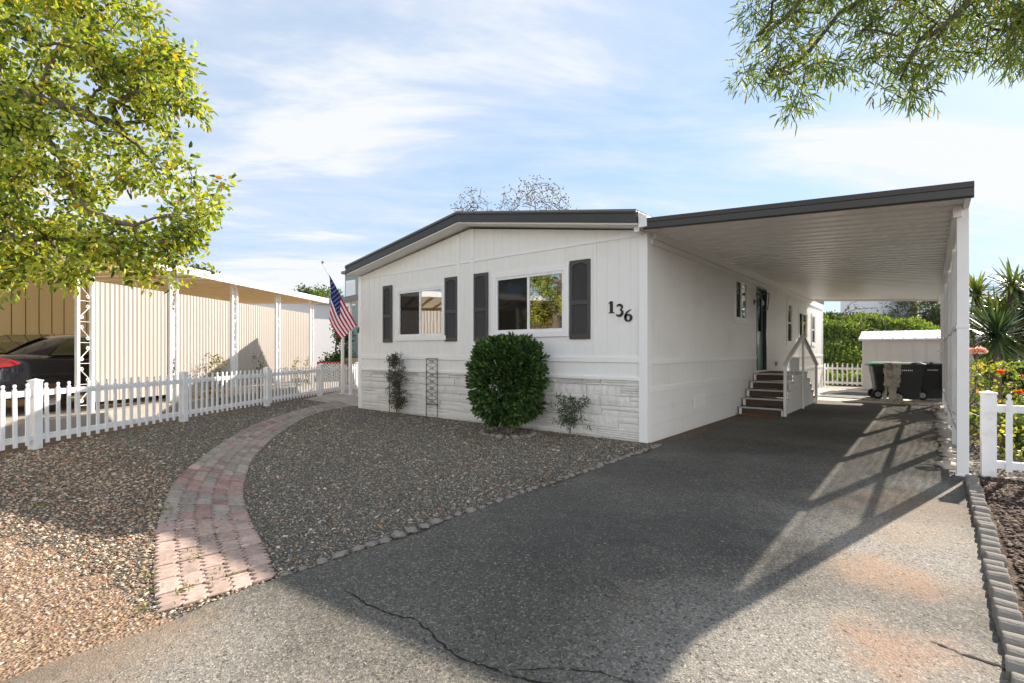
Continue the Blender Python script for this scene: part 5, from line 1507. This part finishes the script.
# hill with ivy
def hill_h(x, y):
    t = (y-24.9)/8.5; t = max(0, min(1, t)); t = t*t*(3-2*t)
    top = 3.15 - max(0, (x+3.2))*.22 + max(0, -(x+3.2))*.01
    return -.03 + top*t + .12*math.sin(x*1.3)*math.sin(y*.9)*t
def hill():
    xs = np.linspace(-60, 40, 140); ys = np.concatenate([np.linspace(24.8, 34, 40), np.linspace(36, 90, 12)])
    V = np.array([(x, y, hill_h(x, y)) for y in ys for x in xs]); nx = len(xs)
    i = (np.arange(len(ys)-1)[:, None]*nx+np.arange(nx-1)[None]).ravel(); F = np.stack([i, i+1, i+nx+1, i+nx], 1)
    setp(bulk('hill', V, F, 4, M['hill'], smooth=True), kind='structure')
hill()
rs = np.random.RandomState(91)
cl = []
while len(cl) < 2300:
    x_, y_ = rs.uniform(-5.5, 4.5), rs.uniform(24.9, 34.5); 
    z_ = hill_h(x_, y_); b_ = math.sin(x_*2.3+y_)*math.sin(y_*1.7-x_*1.1)
    cl.append((x_, y_, z_+.12+.16*b_+rs.uniform(-.05, .08)))
o = foliage_obj('ivy_ground_cover', cl, 26, .26, .11, .085, [(.12, .18, .045, 5), (.18, .26, .055, 4), (.07, .10, .03, 4), (.26, .32, .08, 1), (.17, .12, .07, .7)], M['leaf'], None, rs, -.5)
setp(o, 'bright green ivy covering the bank behind the back fence', 'ivy', kind='stuff')
fh = empty('hilltop_house', (-3.2, 42, 3.1), 'plain white house on top of the ivy bank', 'house')
m = MB(); m.box(-4.6, -.6, 40, 47, 2.5, 6.4); m.build('wall', M['farwhite'], fh)
m = MB(); m.prism([(-5, 6.4), (-.2, 6.4), (-2.6, 7.6)], 'y', 39.6, 47.4); m.build('roof', M['farroof'], fh)
m = MB(); m.box(-1.9, -1.2, 39.97, 40.01, 4.3, 5.4); m.build('window', M['carglass'], fh)
hf = empty('hilltop_fence', (-4.5, 34.5, 3), 'grey slatted fence along the top of the ivy bank', 'fence')
m = MB()
for k in range(46): 
    x_ = -9+k*.16; z_ = hill_h(x_, 34.5); m.box(x_, x_+.10, 34.48, 34.52, z_-.1, z_+.55)
m.build('pickets', M['greybark'], hf)
m = MB(); m.box(-9, -1.7, 34.52, 34.56, 3.4, 3.46); m.build('rail', M['greybark'], hf)

# ================================================================== NEIGHBOUR CARPORT (left)
dn = Vector((-.5566, .8308, 0)).normalized(); nn = Vector((-.8308, -.5566, 0)).normalized()
O = Vector((-9.97, 1.27, 0))+nn*1.55
def Q(s, t, z): v = O+dn*s+nn*t; return (v.x, v.y, z)
GZ = .22
def qbox(m, s0, s1, t0, t1, z0, z1, zt=None):
    m.add([Q(s0, t0, z0), Q(s1, t0, z0), Q(s1, t1, z0), Q(s0, t1, z0), Q(s0, t0, z1), Q(s1, t0, z1), Q(s1, t1, z1), Q(s0, t1, z1)],
          [(0,3,2,1),(4,5,6,7),(0,1,5,4),(1,2,6,5),(2,3,7,6),(3,0,4,7)])
m = MB(); qbox(m, -8, 13, -.35, 9, -.1, GZ); setp(m.build('neighbour_slab', M['concrete']), kind='structure')
_m = bpy.data.materials.new('translucent_deck'); _nt, _o = nodes(_m)  # roof deck made translucent, added so sunlight glows onto the dark wall below
_d = N(_nt, 'ShaderNodeBsdfDiffuse'); _d.inputs[0].default_value = (.68, .57, .42, 1)
_t = N(_nt, 'ShaderNodeBsdfTranslucent'); _t.inputs[0].default_value = (.78, .66, .48, 1)
_x = N(_nt, 'ShaderNodeMixShader', Fac=.38); L(_nt, _d.outputs[0], _x.inputs[1]); L(_nt, _t.outputs[0], _x.inputs[2]); L(_nt, _x.outputs[0], _o.inputs[0]); M['fill_deck'] = _m
nc = empty('neighbour_carport', Q(2, 0, GZ), 'long white-edged carport next door with beige corrugated panels and scroll posts', 'carport')
m = MB(); m.add([Q(-8, -.30, 3.30), Q(11.7, -.30, 3.30), Q(11.7, 5.2, 3.30), Q(-8, 5.2, 3.30)], [(0, 1, 2, 3)]); m.build('roof_deck', M['fill_deck'], nc)
m = MB(); qbox(m, -8, 11.7, -.36, -.302, 3.21, 3.39); qbox(m, 11.7, 11.75, -.36, 5.2, 3.21, 3.39); m.build('fascia', M['white_metal'], nc, bevel=.006)
m = MB(); s_ = -7.8
while s_ < 11.6: qbox(m, s_, s_+.05, -.29, 5.1, 3.20, 3.279); s_ += .61
m.build('rafters', M['wood_soffit'], nc)
PS = [-6.65, -4.42, -2.19, .04, 2.27, 4.50, 6.73, 8.90, 11.1]
for s_ in PS:
    m = MB(); w_ = .15 if s_ < 3 else .10
    m1 = MB(); qbox(m1, s_-w_-.03, s_-w_+.03, -.03, .03, GZ, 3.279); qbox(m1, s_+w_-.03, s_+w_+.03, -.03, .03, GZ, 3.279)
    pp = m1.build('post', M['white_metal'], nc, bevel=.004)
    m = MB(); z_ = GZ+.15; fl = 1
    while z_ < 3.05:
        pts_ = []
        for sg in (-1, 1):
            seg = []
            for k in range(15):
                th_ = math.pi*2.4*(1-k/14); rr_ = .010+.030*k/14
                seg.append((sg*((w_-.09)+rr_*math.cos(th_)*1.0-.0), z_+.19+sg*(.10+rr_*math.sin(th_))))
            pts_ += seg if sg < 0 else seg[::-1]
        pts_ = [Q(s_+fl*a_, 0, b_) for a_, b_ in pts_]
        m.tube(pts_, .009, 5); 
        m.tube([Q(s_-w_+.03, 0, z_), Q(s_+w_-.03, 0, z_)], .006, 4); z_ += .40; fl = -fl
    m.build('scroll_work', M['white_metal'], pp)
for a, b in zip(PS[4:], PS[5:]):
    m = MB(); s0, s1 = a+.19, b-.15; n_ = int((s1-s0)/.027); vs = []
    for i in range(n_+1):
        s_ = s0+(s1-s0)*i/n_; t_ = .012+.009*(1 if (i % 4) in (0, 1) else -1)
        vs += [Q(s_, t_, GZ+.18), Q(s_, t_, 2.78)]
    m.add(vs, [(2*i, 2*i+2, 2*i+3, 2*i+1) for i in range(n_)])
    m.build('corrugated_panel', M['beige_metal'], nc, fixn=False)
    m = MB(); qbox(m, s0, s1, .03, .06, .95, 1.0); qbox(m, s0, s1, .03, .06, 2.2, 2.25); m.build('panel_rail', M['white_metal'], nc)
# neighbour house wall (tan vertical boards)
nh = empty('neighbour_house', Q(1, 5.3, GZ), 'tan vertical-board house wall behind the neighbouring carport', 'house')
m = MB(); qbox(m, -8, 8.6, 3.52, 8.5, GZ, 3.19); m.build('wall', M['wood_wall'], nh)
m = MB(); s_ = -7.9
gm = mat('board_groove', (.16, .10, .045), .9, .1)
while s_ < 8.5: qbox(m, s_, s_+.016, 3.512, 3.521, GZ, 3.19); s_ += .31
m.build('board_gap', gm, nh)
m = MB(); qbox(m, 8.7, 12.5, 6.4, 6.6, GZ, 3.0); m.build('far_wall', M['farwhite'], nh)

# neighbour's parked car ------------------------------------------------
car = empty('parked_car', Q(1.4, 1.6, GZ), 'dark sedan with red tail lamps parked in the neighbouring carport', 'car')
def car_build():
    Lc, Wc = 4.75, 1.82
    t0 = .75     # near side
    def K(u, v, z): return Q(1.36+u, t0+Wc/2+v, GZ+z*1.06)    # u from rear, v across (-near)
    # body sections: u, half width at belt, z bottom, z belt(shoulder), z top(deck), 
    sec = [(0.0, .66, .42, .62, .72), (.04, .78, .30, .80, .98), (.22, .86, .26, .88, 1.06), (.6, .90, .24, .92, 1.09), (1.1, .91, .22, .92, 1.07), (2.3, .91, .22, .90, 1.02), (3.3, .90, .22, .88, .98), (4.0, .88, .24, .80, .88), (4.5, .80, .28, .66, .74), (4.72, .66, .36, .54, .60)]
    m = MB(); rings = []
    for u, hw, zb, zs, zt in sec:
        pr_ = [(-hw*.86, zb), (-hw*.98, zb+.12), (-hw, (zb+zs)/2), (-hw*.985, zs), (-hw*.92, (zs+zt)/2+.02), (-hw*.80, zt), (-hw*.4, zt+.015), (0, zt+.02)]
        pr_ += [(-a, b) for a, b in pr_[-2::-1]]
        rings.append([K(u, a, b) for a, b in pr_])
    n_ = len(rings[0]); vs = [p for r_ in rings for p in r_]
    fs = [(i*n_+k, i*n_+k+1, (i+1)*n_+k+1, (i+1)*n_+k) for i in range(len(rings)-1) for k in range(n_-1)]+[(i*n_, (i+1)*n_, (i+1)*n_+n_-1, i*n_+n_-1) for i in range(len(rings)-1)]
    fs += [tuple(range(n_)), tuple((len(rings)-1)*n_+k for k in range(n_))]
    m.add(vs, fs)
    b = m.build('body', M['carpaint'], car, smooth=True); b.data.shade_smooth()
    s_ = b.modifiers.new('sub', 'SUBSURF'); s_.levels = 1; s_.render_levels = 2
    # cabin
    m = MB(); rings = []
    for u, hb, ht, zt in ((.38, .70, .60, 1.07), (.75, .80, .60, 1.24), (1.25, .84, .60, 1.40), (1.75, .85, .60, 1.47), (2.4, .85, .60, 1.46), (2.9, .84, .58, 1.36), (3.5, .80, .58, 1.02)):
        zb = 1.0
        pr_ = [(-hb, zb), (-(hb*.4+ht*.6)-.02, zb+(zt-zb)*.72), (-ht, zt-.012), (-ht*.5, zt+.012), (0, zt+.018)]; pr_ += [(-a, c) for a, c in pr_[-2::-1]]
        rings.append([K(u, a, c) for a, c in pr_])
    n_ = len(rings[0]); vs = [p for r_ in rings for p in r_]
    fs = [(i*n_+k, i*n_+k+1, (i+1)*n_+k+1, (i+1)*n_+k) for i in range(len(rings)-1) for k in range(n_-1)]
    m.add(vs, fs); c = m.build('cabin', M['carpaint'], car, smooth=True); s_ = c.modifiers.new('sub', 'SUBSURF'); s_.levels = 1; s_.render_levels = 2
    # side glass, rear glass (proud of the cabin)
    for sg in (-1, 1):
        for (ua, ub, uc, ud) in ((.95, 1.85, 1.85, 1.45), (1.92, 2.85, 2.62, 1.92)):
            m = MB(); m.add([K(ua, sg*.865, 1.04), K(ub, sg*.872, 1.04), K(uc, sg*.70, 1.385), K(ud, sg*.70, 1.385 if ud > 1.5 else 1.36)], [(0, 1, 2, 3)])
            o = m.build('side_window', M['carglass'], car); sm = o.modifiers.new('s', 'SOLIDIFY'); sm.thickness = .012
    m = MB(); m.add([K(.40, -.60, 1.085), K(.40, .60, 1.085), K(1.28, .50, 1.425), K(1.28, -.50, 1.425), K(.8, .56, 1.275), K(.8, -.56, 1.275)], [(0, 1, 4, 5), (5, 4, 2, 3)])
    o = m.build('rear_window', M['carglass'], car); sm = o.modifiers.new('s', 'SOLIDIFY'); sm.thickness = .012
    for sg in (-1, 1):
        m = MB(); V = []
        prof = [(.02, .50), (.0, .62), (.02, .74), (.10, .84), (.22, .90), (.36, .925)]
        zt_ = [.99, 1.0, 1.01, 1.01, .98, .92]; zb_ = [.84, .83, .83, .84, .86, .90]
        for (u, v), a, b_ in zip(prof, zt_, zb_): V += [K(u-.012, sg*(v+.012), b_), K(u-.012, sg*(v+.012), a)]
        m.add(V, [(2*i, 2*i+2, 2*i+3, 2*i+1) for i in range(5)])
        o = m.build('tail_lamp', M['tail'], car); sm = o.modifiers.new('s', 'SOLIDIFY'); sm.thickness = .03; sm.offset = 0
    m = MB(); m.obox(K(-.012, 0, .80), dn*.006, nn*.26, (0, 0, .07)); m.build('licence_plate', M['plate'], car)
    m = MB(); m.add([K(-.035, -.78, .50), K(-.035, .78, .50), K(-.02, .80, .70), K(-.02, -.80, .70)], [(0, 1, 2, 3)]); o = m.build('bumper', M['navy'], car); sm = o.modifiers.new('s', 'SOLIDIFY'); sm.thickness = .04
    for u in (.95, 3.75):
        for sg in (-1, 1):
            m = MB(); m.tube([K(u, sg*.70, .33), K(u, sg*.915, .33)], .33, 24); wv_ = m.build('wheel', M['rubber'], car)
            m = MB(); m.tube([K(u, sg*.90, .33), K(u, sg*.922, .33)], .21, 20)
            m.build('rim', M['chrome'], wv_)
    for sg in (-1, 1):
        m = MB(); m.obox(K(3.05, sg*.98, 1.05), dn*.06, nn*.09, (0, 0, .06)); m.build('wing_mirror', M['carpaint'], car, bevel=.02)
    m = MB()
    m.tube([K(-.02, 0, .93), K(-.02, .09, .93)], .012, 6); m.tube([K(-.02, -.09, .93), K(-.02, .0, .93)], .012, 6); m.build('trunk_handle', M['chrome'], car)
car_build()
# plants at the foot of the panels
for i, (s_, lab) in enumerate(((5.6, 'bushiest'), (7.35, 'tall thin'), (9.4, 'small'), (10.2, 'smallest'))):
    p_ = Q(s_, -.35, 0)
    bushy((p_[0], p_[1]), 1.35-.05*i, .28-.04*i, ['leafy rose bush behind the fence, before the second corrugated panel', 'thin rose bush in the panel shade behind the fence', 'small rose bush behind the fence near the third scroll post', 'last sparse rose bush toward the far end of the fence'][i], 100+i, [(.22, .24, .07, 3), (.12, .14, .04, 3), (.35, .22, .08, 1)], k=7, ln=.06, wd=.04, n=[48, 26, 22, 14][i], nm='rose_bush')

# distant neighbours on the left
fr_ = empty('far_home', P(290, 351, 30), 'low white home with grey roof beyond the neighbouring carport', 'house')
q = Vector(P(270, 351, 30)); m = MB()
m.box(q.x-7, q.x+2.6, q.y-2, q.y+4, 0, 4.3); m.build('wall', M['farwhite'], fr_)
m = MB(); m.prism([(q.x-7.4, 4.3), (q.x+3.0, 4.3), (q.x+3.0, 4.5), (q.x-2.3, 5.15), (q.x-7.4, 4.5)], 'y', q.y-2.5, q.y+4.4); m.build('roof', M['farroof'], fr_)

# sage coloured building behind the porch (left of house)
q = Vector(P(345, 351, 26)); gb = empty('sage_house', (q.x, q.y, 0), 'sage green house with white window behind the porch awning', 'house')
m = MB(); m.box(q.x, q.x+6, q.y, q.y+5, 0, 5.35); m.build('wall', M['greenwall'], gb)
m = MB(); m.box(q.x-.12, q.x+6.2, q.y-.15, q.y+5.2, 5.36, 5.5); m.build('roof', M['farroof'], gb)
m = MB(); m.box(q.x+.15, q.x+.95, q.y-.05, q.y-.002, 3.7, 5.0); wf = m.build('window', M['trim'], gb); m = MB(); m.box(q.x+.26, q.x+.84, q.y-.056, q.y-.0505, 3.83, 4.87); m.build('pane', M['farwhite'], wf)

# own porch awning
pa = empty('porch_awning', (-13, 9.5, 0), 'grey-edged patio awning on white posts at the left side of the house', 'awning')
m = MB(); 
def awz(x): return 3.02+(x+14.9)*.045
m.add([(-15.1, 9.2, awz(-15.1)), (-11.06, 9.2, awz(-11.06)), (-11.06, 16, awz(-11.06)), (-15.1, 16, awz(-15.1)), (-15.1, 9.2, awz(-15.1)+.04), (-11.06, 9.2, awz(-11.06)+.04), (-11.06, 16, awz(-11.06)+.04), (-15.1, 16, awz(-15.1)+.04)],
      [(0,3,2,1),(4,5,6,7),(0,1,5,4),(1,2,6,5),(2,3,7,6),(3,0,4,7)]); m.build('roof_deck', M['white_metal'], pa)
m = MB(); m.add([(-15.1, 9.14, awz(-15.1)-.06), (-11.06, 9.14, awz(-11.06)-.06), (-11.06, 9.19, awz(-11.06)-.06), (-15.1, 9.19, awz(-15.1)-.06), (-15.1, 9.14, awz(-15.1)+.12), (-11.06, 9.14, awz(-11.06)+.12), (-11.06, 9.19, awz(-11.06)+.12), (-15.1, 9.19, awz(-15.1)+.12)],
      [(0,3,2,1),(4,5,6,7),(0,1,5,4),(1,2,6,5),(2,3,7,6),(3,0,4,7)]); m.build('fascia', M['farroof'], pa)
for x_, y_ in ((-14.95, 9.35), (-14.5, 9.35), (-14.05, 9.4), (-14.95, 12.5), (-14.95, 15.6)):
    m = MB(); m.box(x_-.04, x_+.04, y_-.04, y_+.04, 0, awz(x_)); m.box(x_-.09, x_+.09, y_-.09, y_+.09, 0, .02); m.build('post', M['white_metal'], pa, bevel=.004)
# red framed lattice screen & tan block wall beyond
q1 = Vector(P(318, 351, 20)); q2 = Vector(P(344, 351, 20.5)); ls = empty('lattice_screen', tuple(q1.xy)+(0,), 'white diagonal lattice screen with a red frame below the flag', 'screen')
m = MB(); dvec = (q2-q1); Lw = dvec.xy.length; dvec = Vector((dvec.x, dvec.y, 0)).normalized()
for z_ in (.1, .72): pass
for k in range(-8, 18):
    a0_ = max(0, k*.12); 
    for sg in (1, -1):
        u0 = k*.12; u1 = u0+.95
        c0, c1 = max(0, u0), min(Lw, u1)
        if c1-c0 < .03: continue
        za, zb = c0-u0, c1-u0
        if sg < 0: za, zb = .95-za, .95-zb
        m.bar(Vector((q1.x, q1.y, 0))+dvec*c0+Vector((0, 0, za+.02)), Vector((q1.x, q1.y, 0))+dvec*c1+Vector((0, 0, zb+.02)), .01, .035)
m.build('lattice', M['vinyl'], ls)
m = MB()
b0 = Vector((q1.x, q1.y, 0)); b1 = b0+dvec*Lw
m.bar(b0+Vector((0, 0, .97)), b1+Vector((0, 0, .97)), .05, .05); m.bar(b1, b1+Vector((0, 0, 1.0)), .05, .05); m.bar(b0, b0+Vector((0, 0, 1.0)), .05, .05)
m.build('frame', M['red'], ls)
q = Vector(P(352, 351, 23)); m = MB(); m.box(q.x-.9, q.x+3, q.y, q.y+.2, 0, 1.1)
setp(m.build('block_wall', M['tanblock'], origin=(q.x, q.y, 0)), 'low tan block wall behind the red-framed lattice', 'wall')

# ================================================================== FLAG
fl = empty('house_flag', (-10.95, 7.28, 1.95), 'american flag hanging from an angled pole at the left front corner of the house', 'flag')
b0 = Vector((-10.95, 7.29, 1.93)); tip = Vector((-11.03, 6.37, 3.47)); pd = (tip-b0).normalized()
m = MB(); m.tube([b0, tip], .013, 8); m.build('pole', M['white_metal'], fl, smooth=True)
m = MB(); m.lathe((tip.x, tip.y, tip.z-.01), [(.005, 0), (.03, .02), (.035, .045), (.02, .07), (.003, .08)], 10); m.build('finial', M['chrome'], fl)
m = MB(); m.box(b0.x-.03, b0.x+.03, b0.y-.02, b0.y+.02, 1.86, 2.0); m.build('bracket', M['black'], fl)
A = tip-pd*.30
def fpt(a, v):
    """a metres along the stripes (parallel to the pole, downwards), v 0..1 down the hoist"""
    hang = Vector((0, .02, -1.06))*v
    wave = .035*math.sin(a*6+v*3)*(.3+v) + .05*math.sin(a*3.1+v*5)*v
    return A - pd*a*1.0 + hang + Vector((wave+.03, 0, -.04*a*v))
def cloth_mat(name, col):
    m = bpy.data.materials.new(name); nt, out = nodes(m)
    d = N(nt, 'ShaderNodeBsdfDiffuse'); t = N(nt, 'ShaderNodeBsdfTranslucent'); x = N(nt, 'ShaderNodeMixShader', Fac=.4)
    c = mixc(nt, noise(nt, 40), sc(col, .93), sc(col, 1.07)); L(nt, c, d.inputs[0]); L(nt, c, t.inputs[0])
    L(nt, d.outputs[0], x.inputs[1]); L(nt, t.outputs[0], x.inputs[2]); L(nt, x.outputs[0], out.inputs[0]); return m
flagred = cloth_mat('flag_red', (.50, .025, .06)); flagwhite = cloth_mat('flag_white', (.85, .83, .82)); flagblue = cloth_mat('flag_blue', (.03, .04, .17))
m = MB(); NU = 44; Lf = 1.36
for j in range(13):
    for jj in range(2):
        v0, v1 = (j+jj*.5)/13, (j+jj*.5+.5)/13
        for i in range(NU):
            def lim(v): return Lf*(1-.62*v)
            a0_, a1_ = i/NU, (i+1)/NU
            ca = Lf*.40
            def PT(f_, v): return fpt(f_*lim(v), v)
            am_ = (a0_+a1_)/2*lim((v0+v1)/2)
            mi = 2 if (j < 7 and am_ < ca) else (0 if j % 2 == 0 else 1)
            m.add([PT(a0_, v0), PT(a1_, v0), PT(a1_, v1), PT(a0_, v1)], [(0, 1, 2, 3)], mi)
fo = m.build('cloth', [flagred, flagwhite, flagblue], fl, fixn=False)
m = MB()
for r_ in range(9):
    for c in range(6 if r_ % 2 == 0 else 5):
        a = Lf*.40*((c*2+(1 if r_ % 2 == 0 else 2))/12); v = (r_+1)/10*7/13
        ctr = fpt(a, v); e1 = (fpt(a+.01, v)-ctr).normalized(); e2 = (fpt(a, v+.01)-ctr); e2 = (e2-e1*e2.dot(e1)).normalized(); no = e1.cross(e2).normalized()
        for sg in (1, -1):
            pts_ = []
            for k in range(10):
                rr_ = .014 if k % 2 == 0 else .006; an = R(90+36*k)
                pts_.append(ctr+no*.003*sg+e1*rr_*math.cos(an)+e2*rr_*math.sin(an))
            m.add(pts_, [tuple(range(10))])
m.build('stars', flagwhite, fo, fixn=False)
